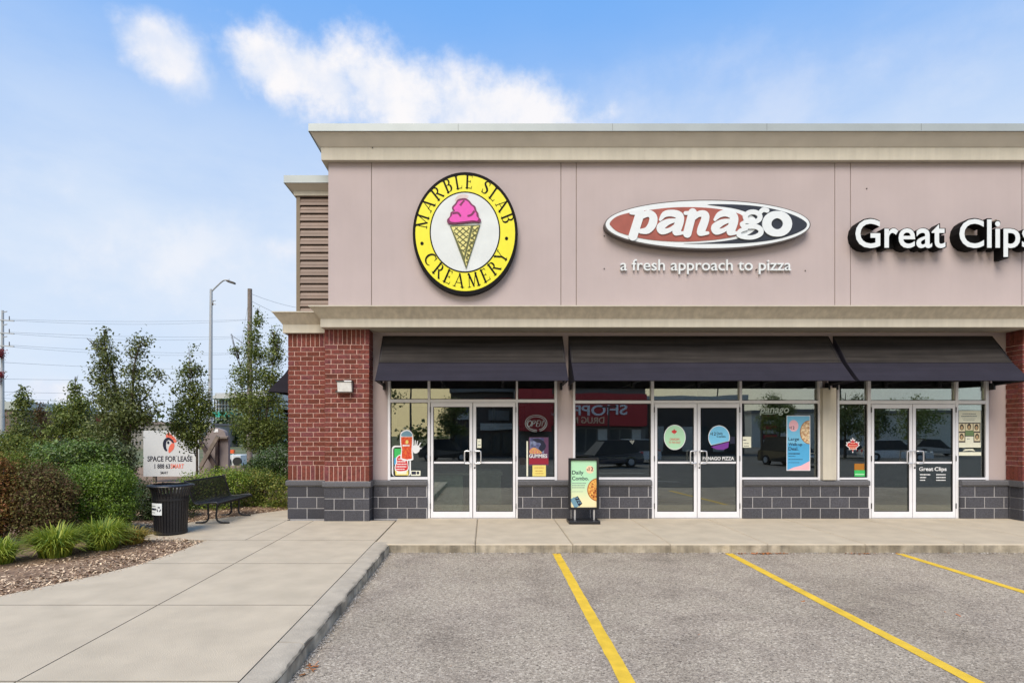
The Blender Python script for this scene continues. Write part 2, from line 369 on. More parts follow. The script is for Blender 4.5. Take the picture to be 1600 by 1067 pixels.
def strokes(name, ribl, y0, y1, m, parent, res=None, label=None):
    """union of tapering strokes [(x,z,w)...] traced into one clean extruded outline"""
    A = []
    for r_ in ribl:
        for a, b in zip(r_[:-1], r_[1:]): A.append((*a, *b))
    A = np.array(A, float); wm = max(A[:, 2].max(), A[:, 5].max())
    xa, xb = min(A[:, 0].min(), A[:, 3].min()) - wm, max(A[:, 0].max(), A[:, 3].max()) + wm
    za, zb = min(A[:, 1].min(), A[:, 4].min()) - wm, max(A[:, 1].max(), A[:, 4].max()) + wm
    h = res or max(xb - xa, zb - za) / 90; nx, nz_ = int((xb - xa) / h) + 2, int((zb - za) / h) + 2
    gx, gz2 = np.meshgrid(xa + h * np.arange(nx), za + h * np.arange(nz_), indexing='ij'); f = np.full(gx.shape, -9.0)
    for x0, z0, w0, x1, z1, w1 in A:
        dx_, dz_ = x1 - x0, z1 - z0; t = np.clip(((gx - x0) * dx_ + (gz2 - z0) * dz_) / max(dx_*dx_ + dz_*dz_, 1e-12), 0, 1)
        f = np.maximum(f, (w0 + (w1 - w0) * t) / 2 - np.hypot(gx - x0 - t * dx_, gz2 - z0 - t * dz_))
    nxt = {}
    def ept(k):
        (i, j, o_) = k; i2, j2 = (i + 1, j) if o_ == 0 else (i, j + 1); a, b = f[i, j], f[i2, j2]; t = a / (a - b)
        return (gx[i, j] + (gx[i2, j2] - gx[i, j]) * t, gz2[i, j] + (gz2[i2, j2] - gz2[i, j]) * t)
    for i in range(nx - 1):
        for j in range(nz_ - 1):
            s = [f[i, j] > 0, f[i+1, j] > 0, f[i+1, j+1] > 0, f[i, j+1] > 0]; c = sum(s)
            if c in (0, 4): continue
            e = [(i, j, 0), (i+1, j, 1), (i, j+1, 0), (i, j, 1)]; cr = [q for q in range(4) if s[q] != s[(q+1) % 4]]
            # walk with the inside on the left: from an in->out edge to the out->in edge
            ins = [q for q in cr if s[q]]; outs = [q for q in cr if not s[q]]
            for q in ins:
                o2 = min(outs, key=lambda z: (z - q) % 4) if len(outs) > 1 else outs[0]
                nxt[e[q]] = e[o2]
    loops = []
    while nxt:
        k0 = next(iter(nxt)); k = k0; lp_ = []
        while k in nxt:
            lp_.append(ept(k)); k = nxt.pop(k)
        if len(lp_) > 5: loops.append(lp_)
    c = bpy.data.curves.new('t', 'CURVE'); c.dimensions = '2D'; c.fill_mode = 'BOTH'; c.extrude = (y1 - y0) / 2
    for lp_ in loops:
        sp = c.splines.new('POLY'); sp.points.add(len(lp_) - 1); sp.use_cyclic_u = True
        for p, (x, z) in zip(sp.points, lp_): p.co = (x, z, 0, 1)
    o = bpy.data.objects.new('t', c); COL.objects.link(o); dg = bpy.context.evaluated_depsgraph_get(); dg.update()
    me = bpy.data.meshes.new_from_object(o.evaluated_get(dg)); bpy.data.objects.remove(o); bpy.data.curves.remove(c)
    for v in me.vertices: x, z, y = v.co; v.co = (x, (y0 + y1) / 2 - y, z)
    me.materials.clear(); me.materials.append(m); me.name = name; me.update()
    return tag(link(name, me, parent, (0, 0, 0)), label)

# ------------------------------------------------------------------ ground and paving (setting)
def gmat(name):
    return bpy.data.materials.new(name)
def asphalt():
    m = bpy.data.materials.new('worn_asphalt'); m.use_nodes = True; t = m.node_tree; b = t.nodes['Principled BSDF']; n = t.nodes.new; l = t.links.new
    geo = n('ShaderNodeNewGeometry'); pos = geo.outputs['Position']
    def vor(s):
        q = n('ShaderNodeTexVoronoi'); q.inputs['Scale'].default_value = s; l(pos, q.inputs['Vector']); return q
    def noi(s, d=5):
        q = n('ShaderNodeTexNoise'); q.inputs['Scale'].default_value = s; q.inputs['Detail'].default_value = d; l(pos, q.inputs['Vector']); return q.outputs[0]
    def ramp(src, stops):
        q = n('ShaderNodeValToRGB'); e = q.color_ramp.elements
        for i, (p, c) in enumerate(stops):
            el = e[i] if i < 2 else e.new(p)
            el.position = p; el.color = (*c, 1)
        l(src, q.inputs[0]); return q.outputs[0]
    def mx(f, a, bb, mode='MIX'):
        q = n('ShaderNodeMix'); q.data_type = 'RGBA'; q.blend_type = mode
        if isinstance(f, float): q.inputs[0].default_value = f
        else: l(f, q.inputs[0])
        l(a, q.inputs[6]); l(bb, q.inputs[7]); return q.outputs[2]
    v1 = vor(62); v2 = vor(150)
    sepc = n('ShaderNodeSeparateColor'); l(v1.outputs['Color'], sepc.inputs[0]); sep2 = n('ShaderNodeSeparateColor'); l(v2.outputs['Color'], sep2.inputs[0])
    stones = ramp(sepc.outputs[0], [(0, (.06, .053, .045)), (.22, (.215, .19, .165)), (.6, (.32, .285, .25)), (.86, (.41, .37, .325)), (1, (.62, .58, .52))])
    stones2 = ramp(sep2.outputs[0], [(0, (.09, .08, .07)), (.5, (.29, .258, .225)), (1, (.5, .46, .41))])
    c = mx(.46, stones, stones2)
    patch = ramp(noi(.55, 7), [(.3, (.96, .90, .80)), (.50, (1.14, 1.08, .98)), (.70, (1.28, 1.21, 1.09))])
    c = mx(1.0, c, patch, 'MULTIPLY')
    dark = ramp(noi(1.9, 8), [(.26, (.78, .77, .77)), (.44, (.97, .96, .96)), (.56, (1.03, 1.03, 1.02))])
    c = mx(1.0, c, dark, 'MULTIPLY')
    spots = ramp(noi(14, 3), [(.25, (.35, .33, .33)), (.30, (1, 1, 1)), (1, (1, 1, 1))]); c = mx(1.0, c, spots, 'MULTIPLY')
    l(c, b.inputs['Base Color']); b.inputs['Roughness'].default_value = .9; b.inputs['Specular IOR Level'].default_value = .25
    bn = n('ShaderNodeBump'); bn.inputs['Strength'].default_value = .8; bn.inputs['Distance'].default_value = .006; l(v1.outputs['Distance'], bn.inputs['Height']); l(bn.outputs[0], b.inputs['Normal'])
    return m
M_ASPH = asphalt()
mb = MB()
ys = [9.12, 0.0, -70.0]
def pl_z(y): return az_(y) if y > 0 else az_(0)
x0_, x1_ = -1.60, 70
vs = []
for y in ys:
    z = pl_z(max(y, 0)); vs += [(x0_ if y > 0 else -70, y, z), (x1_, y, z)]
mb.add([(-1.60, 9.12, az_(9.12)), (70, 9.12, az_(9.12)), (70, 0, az_(0)), (-1.60, 0, az_(0))], [(0, 3, 2, 1)])

pk = mb.build('parking_lot', M_ASPH, kind='structure', label='worn grey asphalt parking lot in front of the shops', cat='parking lot')
M_ASPH2 = mat('reflection_darkening_asphalt', (.075, .072, .068), .9, var=.35, nscale=2.5, bump=.5, bscale=60)  # dark sheet added out of view to darken the lot mirrored in the glass
MB().add([(-60, 1.6, az_(1.6) + .003), (70, 1.6, az_(1.6) + .003), (70, 0, az_(0) + .003), (-60, 0, az_(0) + .003), (70, -75, az_(0) + .003), (-60, -75, az_(0) + .003)], [(0, 3, 2, 1), (3, 5, 4, 2)]).build('added_dark_lot_sheet', M_ASPH2, pk)
M_WL = mat('white_line_paint', (.6, .6, .56), .8, var=.2)
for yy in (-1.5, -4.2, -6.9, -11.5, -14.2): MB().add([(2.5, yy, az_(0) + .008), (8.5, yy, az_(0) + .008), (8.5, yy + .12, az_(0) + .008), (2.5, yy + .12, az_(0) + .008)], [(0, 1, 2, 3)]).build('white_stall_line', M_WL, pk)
M_GRASSG = mat('rough_grass_ground', (.075, .10, .035), 1, var=.4, nscale=.6, bump=.5, bscale=6, hue=(.13, .12, .06))
MB().add([(-900, -900, -.45), (900, -900, -.45), (900, 1400, -.45), (-900, 1400, -.45)], [(0, 1, 2, 3)]).build('ground', M_GRASSG, kind='structure', label='flat ground running out to the horizon', cat='ground')
M_YEL = mat('yellow_line_paint', (.72, .47, .035), .75, var=.13, nscale=7, bump=.4, bscale=150)
def yline(xc, wd, d0, d1, lab):
    mb = MB(); n = 44; r2 = random.Random(int(xc * 100))
    vs = []
    for i in range(n + 1):
        d = d0 + (d1 - d0) * i / n; e = lambda: r2.uniform(-.004, .004)
        vs += [(xc - wd/2 + e(), d, az_(d) + .004), (xc + wd/2 + e(), d, az_(d) + .004)]
    mb.add(vs, [(2*i, 2*i+1, 2*i+3, 2*i+2) for i in range(n)])
    mb.build('stall_line', M_YEL, pk, label=lab)
yline(1.125, .125, 3.0, 9.07, 'yellow stall line left of the three')
yline(3.905, .125, 3.0, 9.09, 'middle yellow stall line')
yline(6.64, .125, 3.0, 9.07, 'yellow stall line at right')
for i in range(6):
    pass
# concrete slabs
sw = MB().add([(-6.1, 2.0, gz(2.0) - .03), (-1.58, 2.0, gz(2) - .03), (-1.58, 9.2, gz(9.2) - .03), (25, 9.2, gz(9.2) - .03), (25, 11.9, -.03), (-6.1, 11.9, -.03)], [(0, 1, 2, 3, 4, 5)]).build(
    'sidewalk', M_JOINT, kind='structure', label='pale jointed concrete sidewalk along the shop fronts', cat='sidewalk')
def inset(poly, b):
    n = len(poly); out = []
    ar = sum(poly[i][0]*poly[(i+1)%n][1]-poly[(i+1)%n][0]*poly[i][1] for i in range(n)); sg = 1 if ar > 0 else -1
    for i in range(n):
        p0, p1, p2 = Vector(poly[i-1]), Vector(poly[i]), Vector(poly[(i+1) % n])
        e1 = (p1-p0).normalized(); e2 = (p2-p1).normalized(); n1 = Vector((-e1.y, e1.x)) * sg; n2 = Vector((-e2.y, e2.x)) * sg
        bs = (n1 + n2); bs = bs / max(.3, bs.dot(n1)) if bs.length > 1e-6 else n1
        out.append(tuple(p1 + bs * b))
    return out
def slab(poly, m=M_CONC, name='concrete_panel', gap=.0035, bev=.003, th=.35, parent=None, lift=0):
    if isinstance(gap, float) and gap: poly = inset(poly, gap)
    tp = inset(poly, bev); n = len(poly); mb = MB()
    jz = lambda y: gz(y) + lift
    rings = [[(x, y, jz(y)) for x, y in tp], [(x, y, jz(y) - bev) for x, y in poly], [(x, y, jz(y) - th) for x, y in poly]]
    vs = sum(rings, [])
    fs = [tuple(range(n))]
    for r_ in (0, 1):
        for i in range(n): fs.append((r_*n+i, (r_+1)*n+i, (r_+1)*n+(i+1)%n, r_*n+(i+1)%n))
    mb.add(vs, fs); o = mb.build(name, m, parent or sw)
    if bev < .01:
        o.data.materials.append(M_JOINT)
        for p in o.data.polygons:
            if .05 < abs(p.normal.z) < .95: p.material_index = 1
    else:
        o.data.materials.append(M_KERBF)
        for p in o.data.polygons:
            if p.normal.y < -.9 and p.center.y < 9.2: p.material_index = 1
    return o
rows = [0.6, 2.4, 4.2, 6.0, 7.83, 9.45, 11.42]
edge = [(0, -10.5), (3, -7.6), (5, -6.25), (6.32, -5.46), (6.73, -5.24), (7.2, -4.99), (7.84, -4.78), (8.6, -4.7), (9.45, -4.69)]
def ex(d): return float(np.interp(d, [e[0] for e in edge], [e[1] for e in edge]))
for a, b in zip(rows[:-1], rows[1:]):
    slab([(-3.5, a), (-1.84, a), (-1.84, b), (-3.5, b)])
    if b < 9.5:
        ds = [a + (b - a) * i / 5 for i in range(6)]
        slab([(ex(d), d) for d in ds][::-1] + [(-3.5, a), (-3.5, b)])
slab([(-4.05, 9.45), (-3.5, 9.45), (-3.5, 11.42), (-4.05, 11.42)], gap=.003)
slab([(-5.95, 9.45), (-4.05, 9.45), (-4.05, 11.42), (-5.80, 11.42), (-5.95, 11.1)])
slab([(-5.80, 11.42), (-4.05, 11.42), (-4.05, 14.2), (-4.3, 13.6), (-4.6, 13.04), (-5.2, 12.2)])
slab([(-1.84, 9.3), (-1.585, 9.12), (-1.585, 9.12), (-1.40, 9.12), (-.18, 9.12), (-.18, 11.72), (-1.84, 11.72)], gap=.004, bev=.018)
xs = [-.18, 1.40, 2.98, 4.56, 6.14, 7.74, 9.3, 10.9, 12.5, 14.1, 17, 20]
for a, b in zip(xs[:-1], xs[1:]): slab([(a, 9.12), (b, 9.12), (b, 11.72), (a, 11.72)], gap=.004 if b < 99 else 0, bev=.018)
kb = link('kerb', None); tag(kb, 'raised concrete kerb between the left sidewalk and the parking stall', 'kerb', kind='structure')
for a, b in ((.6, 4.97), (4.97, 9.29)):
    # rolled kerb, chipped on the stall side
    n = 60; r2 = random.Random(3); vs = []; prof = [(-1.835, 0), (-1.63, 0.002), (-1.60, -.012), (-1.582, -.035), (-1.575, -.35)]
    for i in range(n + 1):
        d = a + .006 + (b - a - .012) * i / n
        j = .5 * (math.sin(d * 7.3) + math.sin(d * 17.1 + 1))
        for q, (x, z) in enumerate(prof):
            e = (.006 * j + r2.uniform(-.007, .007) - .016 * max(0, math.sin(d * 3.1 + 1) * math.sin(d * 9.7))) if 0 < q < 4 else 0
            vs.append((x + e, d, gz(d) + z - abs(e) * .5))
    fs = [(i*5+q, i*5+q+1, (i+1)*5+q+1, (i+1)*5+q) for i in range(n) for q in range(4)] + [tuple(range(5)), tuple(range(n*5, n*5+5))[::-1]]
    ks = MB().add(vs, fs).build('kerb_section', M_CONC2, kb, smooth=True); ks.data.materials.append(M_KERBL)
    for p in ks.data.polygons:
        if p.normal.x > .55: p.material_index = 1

# mulch bed
M_MULCH = mat('wood_mulch', (.20, .125, .08), 1, var=.5, nscale=22, bump=1, bscale=60, hue=(.25, .16, .10))
nx, ny = 60, 110; vs = []; r2 = np.random.RandomState(4)
def bed_right(y):
    if y < 9.4: return ex(max(y, 0)) - .0
    if y < 9.46: return ex(9.4)
    if y < 11.1: return -5.94
    if y < 14.0: return float(np.interp(y, [11.1, 12.2, 13.04, 13.6, 14.0], [-5.9, -5.2, -4.6, -4.3, -4.1]))
    return -4.12
for j in range(ny + 1):
    y = 1 + 30 * (j / ny) ** 1.25
    for i in range(nx + 1):
        t = i / nx; xr = bed_right(y); x = xr - (1 - t) ** 1.6 * 14
        z = gz(y) - .035 + .10 * (1 - math.exp(-(xr - x) * 2.2)) + r2.uniform(-.012, .012)
        vs.append((x, y, z))
W1 = nx + 1
mulch = MB().add(vs, [(j*W1+i, j*W1+i+1, (j+1)*W1+i+1, (j+1)*W1+i) for j in range(ny) for i in range(nx)]).build('mulch_bed', M_MULCH, kind='structure', label='brown wood mulch bed beside the sidewalk', cat='planting bed', smooth=True)
# far left end of the bed meets a lawn strip
M_CHIP = mat('wood_chips', (.38, .24, .15), .95, var=.3, nscale=50, island=.45, hue=(.60, .46, .31))
def chips(n, fx, seed, size, m, name, **kw):
    r = np.random.RandomState(seed); V = []; F = []
    for i in range(n):
        x, y, z = fx(r); a = r.uniform(0, 6.28); tl = r.uniform(-.5, .5); l_ = size * r.uniform(.5, 1.5); wd = l_ * r.uniform(.2, .5)
        u = Vector((math.cos(a) * math.cos(tl), math.sin(a) * math.cos(tl), math.sin(tl))); v_ = Vector((-math.sin(a), math.cos(a), r.uniform(-.3, .3)))
        c = Vector((x, y, z + .006)); b = len(V)
        V += [c - u*l_ - v_*wd, c + u*l_ - v_*wd*.6, c + u*l_*.9 + v_*wd, c - u*l_*.8 + v_*wd]; F.append((b, b+1, b+2, b+3))
    mb = MB(); mb.v = [tuple(q) for q in V]; mb.f = F
    me = mb.mesh(name, fix=False); me.materials.append(m); return me
def fchip(r):
    y = 4.8 + 9 * r.uniform() ** 1.3; xr = bed_right(y); d = r.exponential(.55); x = xr - .0 - d + r.uniform(-.03, .06)
    return x, y, gz(y) - .035 + .10 * (1 - math.exp(-max(xr - x, 0) * 2.2))
tag(link('wood_chips', chips(11000, fchip, 5, .022, M_CHIP, 'wood_chips'), mulch), kind='stuff')
def fchip2(r):
    y = 5.5 + 7 * r.uniform(); xr = bed_right(y); return xr + abs(r.normal(0, .07)), y, gz(y) - .002
tag(link('stray_chips', chips(350, fchip2, 6, .012, M_CHIP, 'stray_chips'), mulch), kind='stuff')
# fallen leaves and grit along the kerb
M_LEAF = mat('fallen_leaf', (.42, .16, .04), .9, var=.3, island=.5, hue=(.30, .10, .04))
def fleaf(r):
    g = r.choice(5, p=[.45, .2, .12, .13, .10])
    if g == 0: return 4.45 + r.normal(0, .22), 9.06 - abs(r.normal(0, .02)), az_(9.05) + .008
    if g == 1: return 6.0 + r.normal(0, .10), 9.06 - abs(r.normal(0, .03)), az_(9.05) + .008
    if g == 2: return -1.52 + r.uniform(0, .08), 4.72 + r.normal(0, .06), az_(4.7) + .01
    if g == 3: return r.uniform(-1.5, 10), 9.08 - abs(r.normal(0, .03)), az_(9.05) + .006
    return r.uniform(-1.4, 9), r.uniform(4.5, 9), az_(6.5) - .0
me = chips(150, fleaf, 8, .022, M_LEAF, 'fallen_leaves')
tag(link('fallen_leaves', me), 'small orange and brown fallen leaves gathered along the kerb', 'leaves', kind='stuff')
M_GRIT = mat('grit', (.42, .38, .33), .95, island=.4)
def fgrit(r):
    if r.uniform() < .12: return r.uniform(-1.5, 11), 9.12 - abs(r.normal(0, .10)), az_(9.0) + .002
    if r.uniform() < .6:
        return r.uniform(-1.55, 12), 9.11 - abs(r.normal(0, .03)), az_(9.08) + .002
    y = r.uniform(4, 9.1); return -1.57 + abs(r.normal(0, .03)), y, az_(y) + .002
tag(link('kerb_grit', chips(4200, fgrit, 9, .011, M_GRIT, 'kerb_grit')), 'loose pale grit lying along the foot of the kerb', 'grit', kind='stuff')

# ------------------------------------------------------------------ the plaza building
B = thing('plaza_building', (4, 12, 0), 'single storey plaza building with pink stucco, brick piers and dark awnings', 'building')
PINK = 11.25; XL = -3.158; XR = 26.0; XP = -4.097
ZS = 3.857                                  # soffit height
def cornice(prof, xl, dw, xr, yb):
    mb = MB(); vs = []
    for e, z in prof: vs += [(xr, dw - e, z), (xl - e, dw - e, z), (xl - e, yb, z)]
    fs = []
    for i in range(len(prof) - 1):
        for q in (0, 1): fs.append((3*i+q, 3*i+q+1, 3*i+q+4, 3*i+q+3))
    return mb.add(vs, fs)
core = MB().box(XL + .012, XR, PINK + .016, 11.72, 3.87, 7.6).build('upper_wall', M_SIDTRIM, B)
def panel(x0, x1):
    MB().bbox_(x0 + .006, x1 - .006, PINK, PINK + .02, 4.10, 7.30, .004).build('wall_panel', M_EIFS, core)
pj = [513, 580.5, 876.5, 900.5, 1304.5, 1329, 1597, 1621, 2000]
pxs = [XL if i == 0 else X(p, PINK) for i, p in enumerate(pj)] + [XR]
for a, b in zip(pxs[:-1], pxs[1:]): panel(a, b)
MB().box(XL, XL + .02, PINK + .003, 12.6, 3.87, 7.5).build('wall_return', M_EIFS, core)
# upper cornice
uc = cornice([(0, 7.163), (.1085, 7.162), (.112, 7.404)], XL, PINK, XR, 26).build('upper_cornice', M_BEIGE, B)
cornice([(.112, 7.4041), (.128, 7.418), (.285, 7.632)], XL, PINK, XR, 26).build('cornice_slope', M_EIFS2, uc)
cornice([(.285, 7.628), (.308, 7.628), (.308, 7.633), (.303, 7.637), (.303, 7.776), (.0, 7.80), (-.3, 7.80)], XL, PINK, XR, 26).build('cap_flashing', M_FLASH, uc)
cornice([(.284, 7.6285), (.298, 7.6265)], XL, PINK, XR, 26).build('drip_edge', M_DARKFL, uc)
for xj in (-.55, 2.45, 5.45, 8.45): MB().box(xj, xj + .004, PINK - .3045, PINK - .300, 7.637, 7.777).build('flashing_seam', M_DARKFL, uc)
# lower cornice over the shop fronts
lc = cornice([(-.3, ZS), (.122, ZS), (.122, 4.017)], XL, PINK, XR, 26).build('lower_cornice', M_BEIGE, B)
cornice([(.1221, 4.0171), (.132, 4.030), (.292, 4.222)], XL, PINK, XR, 26).build('cornice_slope', M_BEIGE2, lc)
cornice([(.288, 4.222), (.305, 4.222), (.305, 4.247), (0, 4.30), (-.02, 4.31)], XL, PINK, XR, 26).build('cornice_lip', M_BEIGE, lc)
MB().box(XL + .05, XR, 11.50, 11.74, ZS - .001, ZS + .03).build('soffit', M_BEIGE2, B)
# left wing: siding, its cornices
sid = MB().box(-3.95, -3.0, 11.775, 12.2, 4.1, 6.9).build('siding_wall', M_DARKFL, B)
MB().box(-3.962, -3.885, 11.735, 12.2, 4.1, 6.78).build('corner_trim', M_SIDTRIM, sid)
for i in range(16):
    z0 = 4.24 + i * .1625
    if z0 > 6.68: break
    zt = min(z0 + .150, 6.72)
    mb = MB().add([(-3.885, 11.732, z0), (-3.05, 11.732, z0), (-3.05, 11.744, z0 + .06), (-3.885, 11.744, z0 + .06), (-3.885, 11.739, z0+.068), (-3.05, 11.739, z0+.068), (-3.05, 11.768, zt), (-3.885, 11.768, zt), (-3.885, 11.775, z0+.01), (-3.05, 11.775, z0+.01)],
                  [(0, 1, 2, 3), (3, 2, 5, 4), (4, 5, 6, 7), (0, 8, 9, 1)])
    mb.build('siding_board', M_SIDING, sid)
c1 = cornice([(.02, 6.70), (.044, 6.70), (.048, 6.80)], -3.96, 11.75, -3.05, 26).build('wing_cornice', M_BEIGE, B)
cornice([(.05, 6.801), (.185, 6.90)], -3.96, 11.75, -3.05, 26).build('cornice_slope', M_EIFS2, c1)
cornice([(.185, 6.897), (.203, 6.897), (.198, 6.905), (.198, 7.05), (0, 7.07), (-.3, 7.07)], -3.96, 11.75, -3.05, 26).build('cap_flashing', M_FLASH, c1)
c2 = cornice([(-.3, 3.82), (.081, 3.82), (.081, 3.99)], XP, 11.63, -3.2, 26).build('wing_lower_cornice', M_BEIGE, B)
cornice([(.0811, 3.9902), (.09, 4.0), (.236, 4.205)], XP, 11.63, -3.2, 26).build('cornice_slope', M_BEIGE2, c2)
cornice([(.232, 4.205), (.248, 4.205), (.248, 4.226), (0, 4.27), (-.25, 4.27)], XP, 11.63, -3.2, 26).build('cornice_lip', M_BEIGE, c2)
# body behind the fronts
MB().box(-3.94, XR, 11.9, 26, 7.0, 7.08).build('roof', M_ROOF, B)
MB().box(-3.95, -3.75, 12.2, 26, 4.1, 7.0).build('side_wall', M_SIDING, B)
MB().box(-3.7, XR, 26, 26.2, -.1, 7.7).build('rear_wall', M_EIFS2, B)
M_INT = mat('interior_wall', (.30, .27, .24), .9); M_IFLOOR = mat('interior_floor', (.13, .125, .12), .35, var=.15, nscale=3); M_CEIL = mat('ceiling_tile', (.45, .44, .42), .9)
MB().box(-3.8, XR, 11.95, 26, -.06, -.004).build('interior_floor', M_IFLOOR, B)
MB().box(-3.8, XR, 11.96, 26, 3.35, 3.40).build('ceiling', M_CEIL, B)
for x in (1.60, 7.15, 11.2): MB().box(x - .06, x + .06, 11.97, 20, -.05, 3.35).build('partition_wall', M_INT, B)
MB().box(-3.7, XR, 19, 19.1, -.05, 3.35).build('partition_wall', M_INT, B)
def brickwall():
    m = bpy.data.materials.new('side_brickwork'); m.use_nodes = True; t = m.node_tree; b = t.nodes['Principled BSDF']
    tcn = t.nodes.new('ShaderNodeNewGeometry'); mp = t.nodes.new('ShaderNodeMapping'); mp.inputs['Rotation'].default_value = (R(90), 0, R(90)); t.links.new(tcn.outputs['Position'], mp.inputs[0])
    br = t.nodes.new('ShaderNodeTexBrick'); br.inputs['Scale'].default_value = 1; br.inputs['Brick Width'].default_value = .259; br.inputs['Row Height'].default_value = .0978; br.inputs['Mortar Size'].default_value = .008
    br.inputs['Color1'].default_value = (.15, .03, .025, 1); br.inputs['Color2'].default_value = (.10, .025, .022, 1); br.inputs['Mortar'].default_value = (.5, .32, .28, 1)
    t.links.new(mp.outputs[0], br.inputs[0]); t.links.new(br.outputs[0], b.inputs[0]); b.inputs['Roughness'].default_value = .9; return m
MB().box(-4.085, -3.8, 11.75, 26, .79, 3.84).build('side_brick_wall', brickwall(), B)
MB().box(-4.09, -3.8, 11.75, 26, -.3, .79).build('side_block_wall', M_BLOCK, B)

PIECES = {}
def piece(name, w_, dp, h, m, bev, key=''):
    kk = (name, round(w_, 3), round(dp, 3), round(h, 3), key)
    if kk not in PIECES:
        me = MB().bbox_(0, w_, 0, dp, 0, h, bev).mesh(name); me.materials.append(m); PIECES[kk] = me
    return PIECES[kk]
def course(parent, name, m, x0, x1, y, z0, z1, pitch, phase, dp, jt, bev=.004, minw=.03, jit=0.0012):
    x = x0 - phase
    while x < x1 - 1e-4:
        a, b = max(x, x0), min(x + pitch, x1)
        if b - a > minw:
            aa = a + (jt / 2 if a > x0 + 1e-5 else 0); bb = b - (jt / 2 if b < x1 - 1e-5 else 0)
            link(name, piece(name, bb - aa, dp, z1 - z0 - jt, m, bev), parent, (aa, y + rnd.uniform(-jit, jit), z0 + jt / 2))
        x += pitch
def sidecourse(parent, name, m, xf, y0, y1, z0, z1, pitch, phase, dp, jt, face, bev=.004):
    """bricks running back from the front, showing on the +x (face=1) or -x face"""
    y = y0 - phase
    while y < y1 - 1e-4:
        a, b = max(y, y0), min(y + pitch, y1)
        if b - a > .03:
            kk = (name, 's', round(b - a, 3), face, round(z1 - z0, 3))
            if kk not in PIECES:
                me = MB().box(0, dp, 0, b - a - jt, 0, z1 - z0 - jt).mesh(name); me.materials.append(m); PIECES[kk] = me
            link(name, PIECES[kk], parent, ((xf - dp if face > 0 else xf), a + jt / 2, z0 + jt / 2))
        y += pitch
def brick_pier(name, x0, x1, yf, yb, ztop, side, label, zt=3.857):
    core = MB().box(x0 + .012, x1 - .012, yf + .011, yb, -.2, zt).build(name, M_MORTAR, B, label=label)
    z = 1.103; pitch = .0978; n = 25; jt = .0145
    for i in range(n):
        course(core, 'brick', M_BRICK, x0, x1, yf, z, z + pitch, .259, .13 if i % 2 else 0.0, .10, jt)
        if side: sidecourse(core, 'brick', M_BRICK, x1 if side > 0 else x0, yf + .103, yb, z, z + pitch, .259, 0 if i % 2 else .13, .10, jt, side)
        z += pitch
    for (a, b) in ((.797, 1.103), (z, ztop)):
        nn = round((x1 - x0) / .0895); pw = (x1 - x0) / nn
        course(core, 'brick', M_BRICK, x0, x1, yf, a, b, pw, 0, .10, .0135)
        if side: sidecourse(core, 'brick', M_BRICK, x1 if side > 0 else x0, yf + .103, yb, a, b, .0895, 0, .10, .0135, side)
    return core
def block_base(name, x0, x1, yf, yb, side, ph=(0, .2, 0), lab=None, capo=.035, capx=None):
    c = MB().box(x0 + .008, x1 - .008, yf + .010, yb, -.25, .70).build(name, M_BMORT, B, label=lab)
    zz = [gz(yf) - .004, .217, .447, .676]
    for i in range(3):
        course(c, 'concrete_block', M_BLOCK, x0, x1, yf, zz[i], zz[i+1],   .40, ph[i], .09, .0165, bev=.006, minw=.05)
        if side: sidecourse(c, 'concrete_block', M_BLOCK, x1 if side > 0 else x0, yf + .092, yb, zz[i], zz[i+1], .40, .2, .09, .013, side)
    cx0, cx1 = capx or (x0 - capo, x1 + capo)
    x = cx0
    while x < cx1 - .02:
        b = min(x + 1.35, cx1)
        if cx1 - b < .3: b = cx1
        mb = MB().extx([(yf - .030, .690), (yf - .034, .70), (yf - .034, .768), (yf - .012, .790), (yb + .02, .7985), (yb + .02, .680), (yf - .01, .680)], x + .004, b - .004)
        mb.build('cap_stone', M_CAP, c); x = b
    return c
XA0, XA1 = X(507, 11.35), X(577, 11.35)
brick_pier('brick_pier', XP, XA0 - .002, 11.63, 11.9, 3.82, 0, 'outer brick pier at the left corner, set further back', 3.83)
brick_pier('brick_pier', XA0, XA1, 11.35, 11.73, 3.855, 1, 'front brick pier carrying the wall lamp')
brick_pier('brick_pier', 10.81, 11.72, 11.35, 11.73, 3.855, -1, 'brick pier at the right edge of the photo')
block_base('block_plinth', XP - .005, XA0 - .002, 11.615, 11.9, 0, (0, .2, 0), capx=(XP - .04, XA0 - .02))
block_base('block_plinth', XA0 - .005, XA1 + .005, 11.335, 11.70, 1, (.0, .2, .0))
block_base('block_plinth', 10.805, 11.73, 11.335, 11.70, -1, (.2, .0, .2))
def sill(xa, xb, ph):
    block_base('sill_wall', xa, xb, 11.65, 11.90, 0, ph, capx=(xa, xb))
sill(XA1 + .02, X(668, 11.70), (0.1, .3, 0.1)); sill(X(809, 11.7), X(1017.5, 11.7), (.1, .3, .1)); sill(X(1159.5, 11.7), X(1356, 11.7), (0, .2, 0)); sill(X(1498, 11.7), 10.80, (.1, .3, .1))
# stucco of the recessed shop-front wall
sf = MB().box(XA1 - .3, 10.9, 11.735, 11.94, Z(571, WALL), ZS).build('storefront_wall', M_EIFS, B)
for a, b in ((XA1 - .25, X(605.5, WALL)), (X(870.7, WALL), X(895.3, WALL)), (X(1285, WALL), X(1309, WALL)), (X(1545.3, WALL), 10.9)):
    MB().box(a, b, 11.733, 11.94, .79, Z(571, WALL)).build('wall_panel', M_EIFS, sf)
MB().bbox_(X(1286, 11.6), X(1307, 11.6), 11.60, 11.732, .80, Z(606, 11.6), .004).build('column_casing', M_BEIGE, sf)

